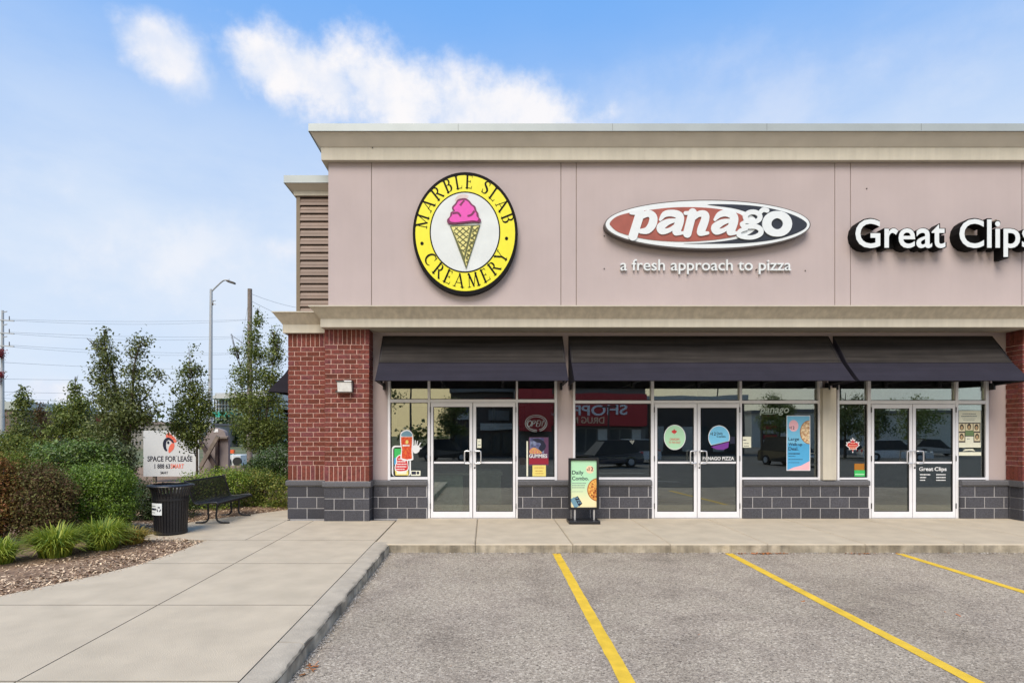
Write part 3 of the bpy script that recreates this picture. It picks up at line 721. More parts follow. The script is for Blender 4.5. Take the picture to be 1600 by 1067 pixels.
# shop fronts
YF = 11.70
def storefront(vs, tops, sillpy, doorbay, name, label):
    """vs: list of (left,right) px of the vertical bars; tops: transom px; builds bars, panes and the double door"""
    U = MB(); Zh, Zt0, Zt1 = Z(571, YF), Z(tops[1], YF), Z(tops[0], YF); Zs0, Zs1 = Z(750, YF), Z(sillpy, YF)
    for i, (a, b) in enumerate(vs):
        zb = 0.0 if i in (doorbay, doorbay + 1) else Zs0
        U.bbox_(X(a, YF), X(b, YF), YF, YF + .11, zb, Zh, .003)
    U.box(X(vs[0][0], YF), X(vs[-1][1], YF), YF + .004, YF + .105, Zh, Zh + .05)
    root = U.build(name, M_ALU, B, label=label)
    for i in range(len(vs) - 1):
        a, b = X(vs[i][1], YF) + .001, X(vs[i+1][0], YF) - .001
        MB().bbox_(a, b, YF + .002, YF + .10, Zt0, Zt1, .003).build('transom_rail', M_ALU, root)
        MB().box(a, b, YF + .055, YF + .061, Zt1, Zh).build('transom_pane', M_GLASS, root)
        for u, v_ in ((Zt1, Zt1 + .012),): MB().box(a, b, YF + .03, YF + .05, u, v_).build('gasket', M_RUBBER, root)
        if i != doorbay:
            MB().bbox_(a, b, YF - .006, YF + .10, Zs0 + .012, Zs1, .003).build('window_sill', M_ALU, root)
            MB().box(a, b, YF + .055, YF + .061, Zs1, Zt0).build('window_pane', M_GLASS, root)
            g = MB(); t_ = .012
            g.box(a, a + t_, YF + .03, YF + .05, Zs1, Zt0).box(b - t_, b, YF + .03, YF + .05, Zs1, Zt0).box(a, b, YF + .03, YF + .05, Zt0 - t_, Zt0).box(a, b, YF + .03, YF + .05, Zs1, Zs1 + t_)
            g.build('gasket', M_RUBBER, root)
    return root, Zt0
def door(x0, x1, ztop, hand, label, midpy=722.5):
    """hand=+1: handle on the right stile"""
    yf = YF - .006; D = MB(); st = .052
    a, b = X(x0, yf), X(x1, yf); zb, zt = .012, ztop - .006
    sl_, sr = (st, .062) if hand > 0 else (.062, st)
    D.bbox_(a, a + sl_, yf, yf + .05, zb, zt, .003).bbox_(b - sr, b, yf, yf + .05, zb, zt, .003)
    D.bbox_(a + sl_, b - sr, yf + .001, yf + .05, zt - .085, zt, .003).bbox_(a + sl_, b - sr, yf + .001, yf + .05, zb, zb + .125, .003)
    o = D.build('shop_door', M_ALU, B, label=label)
    zm = Z(midpy, yf); za = zb + .125; zc = zt - .085; ga, gb = a + sl_, b - sr
    MB().box(ga, gb, yf + .012, yf + .045, zm - .02, zm + .02).build('push_rail', M_ALU, o)
    MB().box(ga, gb, yf + .022, yf + .028, za, zm - .02).build('glass_pane', M_GLASS, o)
    MB().box(ga, gb, yf + .022, yf + .028, zm + .02, zc).build('glass_pane', M_GLASS, o)
    g = MB(); t_ = .012
    g.box(ga, ga + t_, yf + .008, yf + .02, za, zc).box(gb - t_, gb, yf + .008, yf + .02, za, zc).box(ga + t_, gb - t_, yf + .008, yf + .02, zc - t_, zc).box(ga + t_, gb - t_, yf + .008, yf + .02, za, za + t_)
    g.box(ga + t_, gb - t_, yf + .006, yf + .011, zm - .032, zm - .021)
    g.build('gasket', M_RUBBER, o)
    hx = (b - .035) if hand > 0 else (a + .035); s = -1 if hand > 0 else 1
    z0, z1 = Z(723.5, yf), Z(704.5, yf)
    pts = smooth_path([(hx, yf, z1), (hx, yf - .055, z1), (hx + s*.02, yf - .075, z1), (hx + s*.10, yf - .075, z1 - .0), (hx + s*.125, yf - .075, z1 - .03), (hx + s*.125, yf - .075, z0 + .03), (hx + s*.10, yf - .075, z0), (hx + s*.02, yf - .075, z0), (hx, yf - .055, z0), (hx, yf, z0)], 3)
    MB().tube(pts, .013, 8).build('handle', M_STEEL, o, smooth=True)
    hxx = a - .010 if hand > 0 else b + .004
    for zz in (Z(640, yf), Z(716, yf), Z(790, yf)):
        MB().box(hxx - .004, hxx + .010, yf - .012, yf - .001, zz - .055, zz + .055).build('hinge', M_BLACK, o)
    if hand < 0: MB().lathe([(.0, -.004), (.018, -.004), (.018, 0), ], (a + .035, yf - .001, Z(730.5, yf)), 12, 'y').build('keyhole', M_BLACK, o)
    return o
u1, zt1 = storefront([(605.7, 609.8), (668.2, 672), (806.3, 809.2), (866.7, 870.6)], (623.7, 628.5), 745, 1, 'shop_window_frame', 'white window frame of the ice cream shop')
door(673, 738.2, zt1, 1, 'left leaf of the double door left of the menu board'); door(739.2, 805.5, zt1, -1, 'right leaf of the double door left of the menu board')
u2, zt2 = storefront([(895.4, 898.8), (1017.4, 1022), (1156, 1159.5), (1279, 1285)], (625.5, 630), 745.5, 1, 'shop_window_frame', 'white window frame of the pizza shop')
door(1023, 1089, zt2, 1, 'door leaf carrying the round green sticker'); door(1090, 1155.3, zt2, -1, 'door leaf lettered PANAGO PIZZA')
u3, zt3 = storefront([(1308.6, 1311.8), (1356, 1361), (1493.5, 1497.8), (1540.5, 1545.2)], (625.5, 631), 746, 1, 'shop_window_frame', 'white window frame of the hair salon')
door(1362, 1425.5, zt3, 1, 'left salon door leaf'); door(1426.5, 1493, zt3, -1, 'salon door leaf lettered with the salon name and hours')
for a, b in ((672, 806), (1022, 1156), (1361, 1493)): MB().box(X(a, YF), X(b, YF), YF - .03, YF + .2, -.02, .010).build('door_threshold', M_STEEL, B)

# awnings
AW = [(11.70, 3.781), (11.47, 3.485), (11.245, 3.163), (10.86, 2.772)]
def awning(x0, x1, label, nx=40):
    r = random.Random(int(x0 * 10))
    root = link('awning', None, B, (x0, 11.7, 3.78)); tag(root, label)
    def grid(p0, p1, m, name, n2, wave=0, belly=0):
        vs = []; fs = []
        for i in range(nx + 1):
            x = x0 + (x1 - x0) * i / nx
            for j in range(n2 + 1):
                t = j / n2; y = p0[0] + (p1[0] - p0[0]) * t; z = p0[1] + (p1[1] - p0[1]) * t
                q = math.sin(math.pi * t); rip = .006 * math.sin(x * 2.1 + t * 5) * q + .004 * math.sin(x * 6.3) * q
                z += -belly * q + rip; y += rip
                if wave and j == n2: z += .004 * math.sin(x * 3.7) + .003 * math.sin(x * 9.1)
                vs.append((x, y, z))
        W_ = n2 + 1
        fs = [(i*W_+j, (i+1)*W_+j, (i+1)*W_+j+1, i*W_+j+1) for i in range(nx) for j in range(n2)]
        me = MB().add(vs, fs).mesh(name, True); me.materials.append(m); link(name, me, root, (0, 0, 0)); WL_ = 0
    grid(AW[0], AW[2], M_AWN, 'canvas_top', 10, 0, .012)
    grid((AW[2][0] - .001, AW[2][1] - .001), AW[3], M_AWNV, 'valance', 6, 1, .0)
    MB().tube([(x0, AW[2][0] - .003, AW[2][1] + .002), (x1, AW[2][0] - .003, AW[2][1] + .002)], .007, 6).build('seam', M_AWNV, root)
    MB().tube([(x0, AW[3][0], AW[3][1] + .005), (x1, AW[3][0], AW[3][1] + .005)], .012, 6).build('hem', M_AWNV, root)
    for xe, s in ((x0, 1), (x1, -1)):
        pr = AW + [(11.70, 2.74)]
        mb = MB().extx([(y, z) for y, z in pr], xe + s * .001, xe + s * .005); mb.build('side_panel', M_AWNV, root)
        MB().tube([(xe + s*.03, 11.70, 2.76), (xe + s*.03, 10.90, 2.79), (xe + s*.03, 11.25, 3.15), (xe + s*.03, 11.69, 3.74)], .012, 6).build('frame_tube', M_BLACK, root)
    n = max(2, int((x1 - x0) / 1.8))
    for i in range(1, n + 1):
        x = x0 + (x1 - x0) * i / (n + 1)
        MB().tube([(x, 11.72, 2.80), (x, 10.90, 2.80)], .012, 6).tube([(x, 11.69, 3.72), (x, 11.27, 3.14)], .012, 6).build('frame_tube', M_BLACK, root)
        MB().box(x - .02, x + .02, 11.66, 11.72, 2.72, 2.86).build('bracket', M_BLACK, root)
    for xe in (x0 + .04, x1 - .04): MB().box(xe - .02, xe + .02, 11.60, 11.73, 2.66, 2.80).build('bracket', M_BLACK, root)
    return root
awning(-2.155, 1.585, 'dark canvas awning over the ice cream shop'); awning(1.70, 7.105, 'widest dark canvas awning, over the pizza shop'); awning(7.195, 10.51, 'dark canvas awning over the hair salon')
# side awning on the left wall
sa = link('awning', None, B, (-4.1, 12.8, 3.5)); tag(sa, 'end of the dark awning on the side wall')
def lx(o): return -4.098 - (11.70 - o)
for nm, i0, i1, m in (('canvas_top', 0, 2, M_AWN), ('valance', 2, 3, M_AWNV)):
    MB().add([(lx(AW[i0][0]), 12.7, AW[i0][1] - .06), (lx(AW[i1][0]), 12.7, AW[i1][1] - .06), (lx(AW[i1][0]), 16.5, AW[i1][1] - .06), (lx(AW[i0][0]), 16.5, AW[i0][1] - .06)], [(0, 1, 2, 3)]).build(nm, m, sa)
MB().add([(lx(y), 12.70, z - .06) for y, z in (AW[0], AW[2], AW[3])] + [(lx(11.7), 12.70, 2.66)], [(0, 1, 2, 3)]).build('side_panel', M_AWNV, sa)

# ------------------------------------------------------------------ signs on the upper wall
def ribs(parent, name, ribl, y0, y1, m, tf=lambda p: p, label=None):
    mb = MB()
    for i, r_ in enumerate(ribl):
        q = [tf(p) for p in r_]; mb.ribbon(q, y0 - .0007 * i, y1)
    return mb.build(name, m, parent, label=label)
def arc(cx, cy, rx, ry, a0, a1, wf, n=14):
    return [(cx + rx * math.cos(R(a0 + (a1 - a0) * i / n)), cy + ry * math.sin(R(a0 + (a1 - a0) * i / n)), wf(i / n) if callable(wf) else wf) for i in range(n + 1)]
T_, t_s = .155, .06
def srf(x, top, h=.13): y = .975 if top else .025; return [(x - h, y, .05), (x + h, y, .05)]
def stem(x, y0=0, y1=1, w_=T_): return [(x, y0, w_), (x, y1, w_)]
sw_ = lambda lo, hi: (lambda t: lo + (hi - lo) * math.sin(math.pi * t))
GL = {
 'M': (1.02, [[(.14,0,.06),(.18,1,.06)], [(.17,1,.17),(.51,.05,.13)], [(.51,.05,.05),(.86,1,.06)], [(.85,1,.15),(.90,0,.15)], srf(.14,0,.11), srf(.90,0,.14), [(.05,.975,.05),(.2,.975,.05)], [(.82,.975,.05),(.97,.975,.05)]]),
 'A': (.84, [[(.10,0,.055),(.42,1,.055)], [(.40,1,.15),(.74,0,.15)], [(.18,.33,.05),(.64,.33,.05)], srf(.10,0,.11), srf(.74,0,.14)]),
 'R': (.80, [stem(.17), [(.17,.972,.055),(.36,.972,.055)], arc(.36,.735,.20,.238,90,-90,sw_(.055,.15)), [(.17,.50,.055),(.36,.50,.055)], [(.38,.50,.13),(.72,.0,.15)], srf(.17,0), [(.04,.975,.05),(.17,.975,.05)], [(.64,.02,.04),(.82,.02,.04)]]),
 'B': (.70, [stem(.17), [(.17,.972,.055),(.34,.972,.055)], arc(.34,.755,.18,.218,90,-90,sw_(.055,.14)), [(.17,.535,.05),(.34,.535,.05)], arc(.36,.282,.22,.255,90,-90,sw_(.055,.155)), [(.17,.028,.055),(.36,.028,.055)], [(.04,.975,.05),(.17,.975,.05)], [(.04,.025,.05),(.17,.025,.05)]]),
 'L': (.62, [stem(.17), [(.17,.028,.055),(.56,.028,.055)], [(.55,0,.05),(.58,.2,.03)], srf(.17,1), [(.04,.025,.05),(.17,.025,.05)]]),
 'E': (.66, [stem(.17), [(.17,.028,.055),(.58,.028,.055)], [(.17,.972,.055),(.54,.972,.055)], [(.17,.52,.05),(.44,.52,.05)], [(.57,0,.05),(.60,.2,.03)], [(.53,1,.05),(.55,.82,.03)], [(.44,.60,.045),(.44,.44,.045)], [(.04,.975,.05),(.17,.975,.05)], [(.04,.025,.05),(.17,.025,.05)]]),
 'C': (.86, [arc(.47,.5,.38,.475,48,312,sw_(.05,.17),26), [(.73,1,.045),(.735,.72,.045)]]),
 'S': (.58, [smooth_path([(.47,.84,.05),(.38,.95,.06),(.24,.965,.08),(.12,.86,.13),(.12,.70,.15),(.27,.56,.17),(.43,.42,.17),(.48,.27,.15),(.42,.10,.11),(.28,.03,.08),(.14,.06,.06),(.07,.18,.05)],5), [(.475,.98,.045),(.475,.74,.045)], [(.065,.02,.045),(.065,.28,.045)]]),
 'Y': (.80, [[(.08,1,.15),(.41,.46,.15)], [(.70,1,.055),(.43,.46,.055)], [(.42,.48,.15),(.42,0,.15)], srf(.42,0), srf(.10,1,.12), srf(.70,1,.10)]),
}
rs = thing('round_shop_sign', P(727, 365, PINK), 'round yellow ice cream shop sign with a pink cone in the middle', 'sign', None)
D0 = PINK - .13
def zp(pts): return pxpoly(pts, D0, 620, 250, 4.638)
M_SBLK = mat('sign_black', (.006, .0055, .006), .6, spec=.12); M_SYEL = mat('sign_yellow', (.80, .74, .03), .35, var=.03); M_PINKP = mat('sign_pink', (.72, .07, .42), .4, var=.05); M_MAG = mat('sign_maroon', (.16, .005, .07), .4)
M_CONE = mat('sign_cone_yellow', (.72, .66, .24), .4); M_OLIVE = mat('sign_olive_line', (.10, .11, .03), .5); M_SWH = mat('sign_white', (.66, .70, .70), .4, var=.05, nscale=3)
def zell(cx, cy, rx, ry, n=72): return zp(ellpx(cx, cy, rx, ry, n))
MB().extr(zell(496, 534, 381, 445), D0, PINK - .01).build('sign_can', M_SBLK, rs, smooth=True)
MB().extr(zell(496, 531, 361, 419), D0 - .004, D0 - .0002).build('yellow_ring', M_SYEL, rs)
MB().extr(zell(494, 524, 256, 294), D0 - .007, D0 - .0045).build('black_ring', M_SBLK, rs)
MB().extr(zell(494, 524, 247, 284), D0 - .010, D0 - .0075).build('white_disc', M_SWH, rs)
def ring_letter(ch, ang, top, hgt=.228):
    wd, rl = GL[ch]; cx, cy, RX, RY = 496, 531, 366, 425
    rb = .765 if top else .93
    def tf(p):
        u, v_, w_ = p; s = hgt
        r_ = rb + v_ * s if top else rb - v_ * s
        a = R(ang) - (u - wd / 2) * s / (.86 if top else .84) if top else R(ang) + (u - wd / 2) * s / .84
        ux = 620 + (cx + RX * r_ * math.cos(a)) / 4.638; vy = 250 + (cy - RY * r_ * math.sin(a)) / 4.638
        return (X(ux, D0), Z(vy, D0), w_ * s * RX / 4.638 * D0 / 880 * 1.02)
    strokes('letter', [[tf(p) for p in r_] for r_ in rl], D0 - .008, D0 - .004, M_SBLK, rs)
def spread(word, a0, a1, top):
    ws = [.45 if c == ' ' else GL[c][0] for c in word]; tot = sum(ws); pos = 0
    for c, w_ in zip(word, ws):
        a = a0 + (a1 - a0) * (pos + w_ / 2) / tot; pos += w_
        if c != ' ': ring_letter(c, a, top)
spread('MARBLE SLAB', 178, 9, True); spread('CREAMERY', 204, 339, False)
for (u, v_) in ((183, 606), (795, 570)): MB().extr(zell(u, v_, 12, 13, 16), D0 - .008, D0 - .004).build('dot', M_SBLK, rs)
Dc = D0 - .012
scoop = [(375,465),(365,440),(385,415),(392,385),(412,375),(400,350),(425,320),(440,295),(470,285),(500,285),(525,300),(545,325),(570,345),(578,372),(592,395),(595,420),(610,440),(600,458),(560,455),(500,462),(460,466),(420,470)]
MB().extr(zp([p[:2] for p in smooth_path(scoop, 4, True)]), Dc - .03, Dc).build('scoop_outline', M_MAG, rs)
MB().extr(zp([p[:2] for p in smooth_path([(420,300),(440,262),(480,250),(520,262),(500,290),(450,300)], 4, True)]), D0 - .0108, D0 - .0101).build('faded_patch', mat('faded_orange_stain', (.62, .52, .50), .5, var=.1, nscale=8), rs)
c_ = (487, 388); inner = [(c_[0] + (x - c_[0]) * .85, c_[1] + (y - c_[1]) * .85) for x, y in scoop]
MB().extr(zp([p[:2] for p in smooth_path(inner, 4, True)]), Dc - .036, Dc - .0305).build('scoop', M_PINKP, rs)
def zr(pts, n=5):
    return [(X(620 + a / 4.638, Dc), Z(250 + b / 4.638, Dc), c) for a, b, c in smooth_path(pts, n)]
ribs(rs, 'swirl_line', [zr([(460,335,.042),(475,315,.034),(490,300,.03)]), zr([(405,392,.04),(440,388,.036),(455,400,.036),(463,415,.03)]), zr([(512,412,.034),(535,405,.036),(548,395,.036),(562,375,.04)])], Dc - .040, Dc - .036, M_MAG)
MB().extr(zp([(386,482),(605,474),(503,792)]), Dc - .016, Dc).build('cone', M_OLIVE, rs)
MB().extr(zp([(396,490),(536,484),(488,700)]), Dc - .020, Dc - .0165).build('cone_panel', M_CONE, rs)
MB().extr(zp([(556,486),(594,482),(504,772),(494,728)]), Dc - .020, Dc - .0165).build('cone_panel', M_CONE, rs)
def hatch():
    out = []
    def inside(x, y, tri):
        sgn = [(tri[i][0]-x)*(tri[(i+1)%len(tri)][1]-y)-(tri[(i+1)%len(tri)][0]-x)*(tri[i][1]-y) for i in range(len(tri))]
        return all(s >= 0 for s in sgn) or all(s <= 0 for s in sgn)
    for tri in ([(400,492),(532,487),(488,695)], [(556,490),(590,486),(505,765),(496,728)]):
        for sl_ in (-1, 1):
            for c in range(-400, 1400, 40 if tri[0][0] < 500 else 36):
                pts = [(x, c + sl_ * (x - 480) * .85 + 300) for x in range(380, 620, 3)]
                pts = [p for p in pts if inside(*p, tri)]
                if len(pts) > 2: out.append(zr([(*pts[0], .017), (*pts[-1], .017)], 1))
    return out
ribs(rs, 'waffle_line', hatch(), Dc - .0225, Dc - .020, M_OLIVE)['kind'] = 'stuff'

# pizza shop sign
ps = thing('oval_shop_sign', P(1105, 351, PINK), 'long oval pizza shop sign in white, brick red and black', 'sign')
D1 = PINK - .16; M_SRED = mat('sign_brick_red', (.33, .085, .06), .45, var=.14, nscale=4); M_SNAVY = mat('sign_dark_navy', (.018, .022, .035), .4); M_SGREY = mat('sign_can_grey', (.10, .085, .08), .5)
def zq(pts, d=D1): return pxpoly(pts, d, 920, 290, 4.324)
MB().extr(zq(ellpx(803, 264, 697, 168, 90)), D1 + .004, PINK - .01).build('sign_can', M_SGREY, ps, smooth=True)
MB().extr(zq(ellpx(803, 263, 689, 160, 90)), D1 - .002, D1 + .0035).build('oval_face', M_SIGNW, ps)
dark = [(800,130),(960,128),(1120,138),(1250,160),(1370,195),(1450,235),(1474,268),(1440,305),(1340,345),(1200,375),(1000,392),(640,394),(800,386),(960,368),(1060,340),(1130,290),(1130,230),(1060,180),(960,152)]
MB().extr(zq([p[:2] for p in smooth_path(dark, 4, True)]), D1 - .005, D1 - .0025).build('dark_swoosh', M_SNAVY, ps)
red = [(142,252),(190,210),(290,182),(420,165),(560,150),(720,148),(860,158),(960,178),(1030,200),(1060,250),(1040,310),(980,345),(840,368),(640,380),(440,370),(300,345),(200,315),(155,280)]
MB().extr(zq([p[:2] for p in smooth_path(red, 4, True)]), D1 - .009, D1 - .0055).build('red_field', M_SRED, ps)
def prib(pts, n=5, d=D1): return [(X(920 + a / 4.324, d), Z(290 + b / 4.324, d), c * .9 / 4.324 * d / 880) for a, b, c in (smooth_path(pts, n) if n else pts)]
ltr = {
 'p': [[(345,190,66),(296,345,66)], [(285,186,30),(350,190,34)], [(350,212,44),(400,192,50),(432,215,58),(428,262,62),(395,305,52),(350,312,36)]],
 'a1': [[(480,235,20),(510,198,44),(560,190,50),(606,205,58),(612,240,62),(592,300,64),(588,325,36),(640,322,22)], [(585,238,26),(530,250,46),(484,282,60),(492,312,48),(540,305,34),(588,272,28)]],
 'n': [[(698,186,62),(662,328,62)], [(650,190,28),(705,188,30)], [(700,230,30),(740,196,44),(780,200,56),(782,235,60),(758,300,62),(752,326,40),(800,324,24)]],
 'a2': [[(848,235,20),(880,200,44),(925,190,50),(970,206,58),(978,240,62),(958,300,64),(952,325,36),(1000,322,22)], [(952,240,26),(898,252,46),(852,284,60),(858,314,48),(905,306,34),(952,274,28)]],
 'g': [[p for p in arc(1103, 216, 50, 34, 20, 380, 36, 24)], [(1150,190,30),(1172,168,34),(1200,172,34)], [(1062,246,26),(1030,262,28),(1048,280,32),(1120,280,36),(1156,300,38),(1154,330,36),(1108,352,32),(1050,352,32),(1010,336,34),(1020,308,30),(1060,296,24)]],
 'o': [[p for p in arc(1268, 262, 70, 62, 0, 360, lambda t: 52 + 16 * abs(math.cos(2 * math.pi * t)), 30)]]}
for n_, (kx, rl) in enumerate(ltr.items()):
    strokes('letter', [prib(r_, 0 if kx in 'o' or (kx == 'g' and i == 0) else 4) for i, r_ in enumerate(rl)], D1 - .028 - .0004 * n_, D1 - .009, M_SIGNW, ps)
tg = thing('sign_lettering', P(1103, 412, PINK), 'white raised slogan about pizza beneath the long oval sign', 'sign lettering')
text('letter', 'a fresh approach to pizza', 969.5, 1236.5, 422.3, 404.8, PINK - .05, M_SIGNW, tg, depth=.045, off=.002, split=True)
MB().tube([P(1181, 422, PINK) - Vector((0, .001, 0)), P(1181, 422, PINK) - Vector((0, .05, 0))], .012, 6).build('cable_stub', M_SBLK, tg)
# hair salon sign: deep black returns, white faces
gc = thing('channel_letter_sign', P(1465, 370, PINK), 'black sided white lettered hair salon sign at the right edge', 'sign')
for word, a, b in (('Great', 1335.5, 1478.5), ('Clips', 1498, 1618)):
    text('letter_return', word, a - .5, b + .5, 387.0, 341.4, PINK - .215, M_SBLK, gc, depth=.215, off=.020, split=True)
    text('letter_face', word, a + 1.2, b - 1.2, 386.3, 342.6, PINK - .222, M_SIGNW, gc, depth=.006, off=.013, split=True)
bb = MB()
for x0, x1 in ((1334, 1475), (1496, 1616)): bb.box(X(x0, 11.2), X(x1, 11.2), PINK - .06, PINK - .005, Z(388, 11.2), Z(368, 11.2))
bb.build('raceway', M_SBLK, gc)
MB().obox(P(1555, 349, PINK - .12), (1, 0, .7), (0, 1, 0), (-.7, 0, 1), .03, .03, .05).build('bracket', M_SIDTRIM, gc)
# small cable holes in the stucco
for px, py in ((944, 369), (944, 420), (1258, 423), (1354, 295)):
    MB().tube([P(px, py, PINK) - Vector((0, .012, 0)), P(px, py, PINK) + Vector((0, .005, 0))], .012, 6).build('cable_hole', M_DARKFL, core)
MB().tube([P(582, 231, PINK - .13), P(582, 231, PINK - .10)], .012, 6).build('cable_hole', M_DARKFL, uc)

# ------------------------------------------------------------------ wall lamp
wl = thing('wall_lamp', P(539, 603, 11.35), 'boxy outdoor wall lamp with a white lens on the front brick pier', 'lamp')
M_BRZ = mat('bronze_metal', (.06, .05, .045), .5); M_LENS = mat('frosted_lens', (.78, .78, .76), .3)
yb = 11.345; x0, x1 = X(526.5, 11.25), X(550.5, 11.25); z0, z1 = Z(612.5, 11.25), Z(594.5, 11.25)
MB().box(x0, x1, yb - .03, yb, z0, z1 - .01).build('back_plate', M_BRZ, wl)
MB().extx([(yb - .03, z1 - .03), (yb - .16, z1 - .03), (yb - .16, z1), (yb, z1)], x0 - .01, x1 + .01).build('hood', M_BRZ, wl)
MB().extx([(yb - .03, z0 + .02), (yb - .10, z0 + .012), (yb - .15, z1 - .035), (yb - .03, z1 - .035)], x0 + .015, x1 - .012).build('lens', M_LENS, wl)
MB().box(x0 + .16, x1 - .003, yb - .163, yb - .158, z1 - .025, z1 - .004).build('label_plate', M_WHITE, wl)
MB().extx([(yb - .03, z0), (yb - .105, z0), (yb - .10, z0 + .011), (yb - .03, z0 + .018)], x0, x1).build('bottom_rim', M_BRZ, wl)
MB().tube([(x0 - .03, yb, z0 + .02), (x0 - .03, yb - .04, z0 + .02)], .02, 8).build('photo_sensor', M_BRZ, wl)

# ------------------------------------------------------------------ window posters and stickers
DW, DD = YF + .0515, YF - .006 + .019       # just in front of a window pane / a door pane
M_MINT = mat('mint_print', C(178, 222, 186), .4, var=.02); M_PEACH = mat('peach_print', C(245, 205, 170), .4, var=.02); M_INK = flat('navy_ink', 30, 34, 58, .4)
M_BLUEP = mat('sky_blue_print', C(120, 195, 232), .4, var=.03); M_PURP = flat('purple_print', 120, 55, 150); M_REDP = mat('red_print', C(205, 50, 40), .4, var=.12, nscale=60, hue=C(225, 110, 50)); M_RED = flat('plain_red_print', 205, 45, 50)
M_GREENP = flat('green_print', 60, 185, 95); M_ORANGEP = flat('orange_print', 170, 110, 30); M_PIZZA = mat('pizza_print', C(235, 185, 95), .5, var=.2, nscale=60, hue=C(190, 110, 50)); M_CREAM = mat('cream_paper', C(232, 232, 210), .6, var=.03)
M_PINKL = flat('pale_pink_print', 240, 185, 195); M_LBLUE = flat('bright_blue_print', 80, 170, 220); M_MAGP = flat('magenta_print', 190, 30, 95); M_GREYL = flat('grey_fine_print', 120, 130, 130); M_YELP = mat('yellow_paper', C(232, 214, 120), .6, var=.1, nscale=40); M_SEPIA = flat('sepia_print', 225, 212, 175); M_HAIR = flat('dark_hair_print', 60, 52, 40); M_SKINP = flat('skin_print', 190, 160, 120); M_BLUEBOX = flat('blue_grey_print', 110, 150, 170)
FROST = flat('frosted_vinyl', 168, 182, 172, .6)
def poster(name, label, d, cx, cy, cat='poster', group=None): return thing(name, P(cx, cy, d), label, cat, group)
def bars(parent, lines, d, m, name='fine_print'):
    mb = MB()
    for x0, x1, y0, y1 in lines:
        r = random.Random(int(x0*7+y0*13)); x = x0
        while x < x1 - .3:
            w_ = r.uniform(.8, 2.6); e = min(x + w_, x1); mb.box(X(x, d), X(e, d), d, d + .0006, Z(y1, d), Z(y0, d)); x = e + .5
    mb.build(name, m, parent, kind='stuff')
# phone cut-out with bubble
o = poster('window_poster', 'tall phone shaped cutout poster with a red speech bubble in the leftmost window', DW, 627, 720)
z_ = 10.67
def zz(pts): return [(605 + a / z_, 650 + b / z_) for a, b in pts]
sheet('cut_out', zz(rrect(75, 490, 395, 1000, 60)), DW, M_WHITE, o, .001)
sheet('phone_screen', zz(rrect(100, 515, 370, 1000, 45)), DW - .001, M_BLACK, o, .0009)
sheet('screen_band', zz([(118, 540), (230, 540), (230, 640), (118, 700)]), DW - .002, M_GREENP, o, .0009)
sheet('screen_band', zz([(118, 702), (230, 642), (230, 760), (140, 820), (118, 800)]), DW - .002, M_LBLUE, o, .0009)
sheet('screen_band', zz([(125, 880), (350, 880), (355, 985), (140, 985)]), DW - .002, M_YELP, o, .0009)
sheet('bubble_rim', zz([p[:2] for p in smooth_path([(150,690),(220,640),(330,700),(352,800),(350,900),(240,930),(140,910),(125,840),(150,770)], 4, True)]), DW - .0045, M_WHITE, o, .0009)
sheet('bubble', zz([p[:2] for p in smooth_path([(165,700),(220,655),(315,710),(340,800),(336,890),(240,915),(152,900),(140,840),(163,775)], 4, True)]), DW - .0055, M_RED, o, .0009)
bars(o, [(622, 630, 716, 717.6), (621, 634, 720, 721.6), (620.5, 635, 724, 725.6), (619.5, 635, 728, 729.6), (619.5, 632, 732, 733.4)], DW - .0063, M_WHITE)
sheet('caption_plate', zz(rrect(160, 915, 325, 965, 14)), DW - .004, M_CREAM, o, .0009)
o = poster('window_poster', 'red cup shaped cutout poster with a white waving hand beside it', DW, 636, 694)
sheet('cut_out', zz([p[:2] for p in smooth_path([(215,320),(240,260),(330,225),(400,260),(430,330),(440,450),(425,560),(435,690),(425,730),(330,745),(230,720),(222,650),(235,560),(215,450)], 4, True)]), DW - .008, M_WHITE, o, .001)
sheet('cup', zz([(232, 345), (418, 345), (405, 560), (412, 705), (330, 722), (240, 700), (248, 560), (232, 440)]), DW - .009, M_REDP, o, .0009)
sheet('cup_lid', zz([p[:2] for p in smooth_path([(235,330),(255,275),(330,245),(395,275),(415,330),(330,338)], 4, True)]), DW - .009, M_BLUEBOX, o, .0009)
sheet('palm', zz([p[:2] for p in smooth_path([(430,500),(470,480),(530,500),(545,550),(520,600),(470,620),(430,590)], 4, True)]), DW - .006, M_WHITE, o, .0009)
for k_, (a, b) in enumerate((((465, 500), (468, 400)), ((490, 500), (508, 410)), ((515, 510), (565, 440)), ((530, 545), (575, 530)))):
    (u0, v0), (u1_, v1) = a, b; mb = MB(); mb.ribbon([(X(605+u0/z_, DW), Z(650+v0/z_, DW), .026), (X(605+u1_/z_, DW), Z(650+v1/z_, DW), .018)], DW - .0072 - .0003*k_, DW - .0064); mb.build('finger', M_WHITE, o)
sheet('cup_logo', zz(ellpx(330, 430, 24, 34, 16)), DW - .0102, M_YELP, o, .0009)
bars(o, [(629, 640, 694.5, 697)], DW - .0108, M_WHITE)
o = poster('window_sticker', 'small white sticker with black marks low in the leftmost window', DW, 648, 738, 'sticker')
sheet('paper', rectpx(642, 735, 657, 743), DW, M_CREAM, o, .001); sheet('print_block', rectpx(643, 736.2, 650, 741), DW - .001, M_INK, o, .0008); sheet('print_ring', ellpx(653, 738.5, 2.1, 2.4, 16), DW - .001, M_INK, o, .0008)
# door notice
o = poster('door_notice', 'white paper notice hanging behind the glass beside the ice cream shop door handle', DD, 748, 692, 'notice')
sheet('paper', rectpx(745.5, 685.5, 752, 699.5), DD, M_CREAM, o, .001); bars(o, [(747, 751, 689, 690), (747, 751, 694, 696)], DD - .0008, M_GREYL)
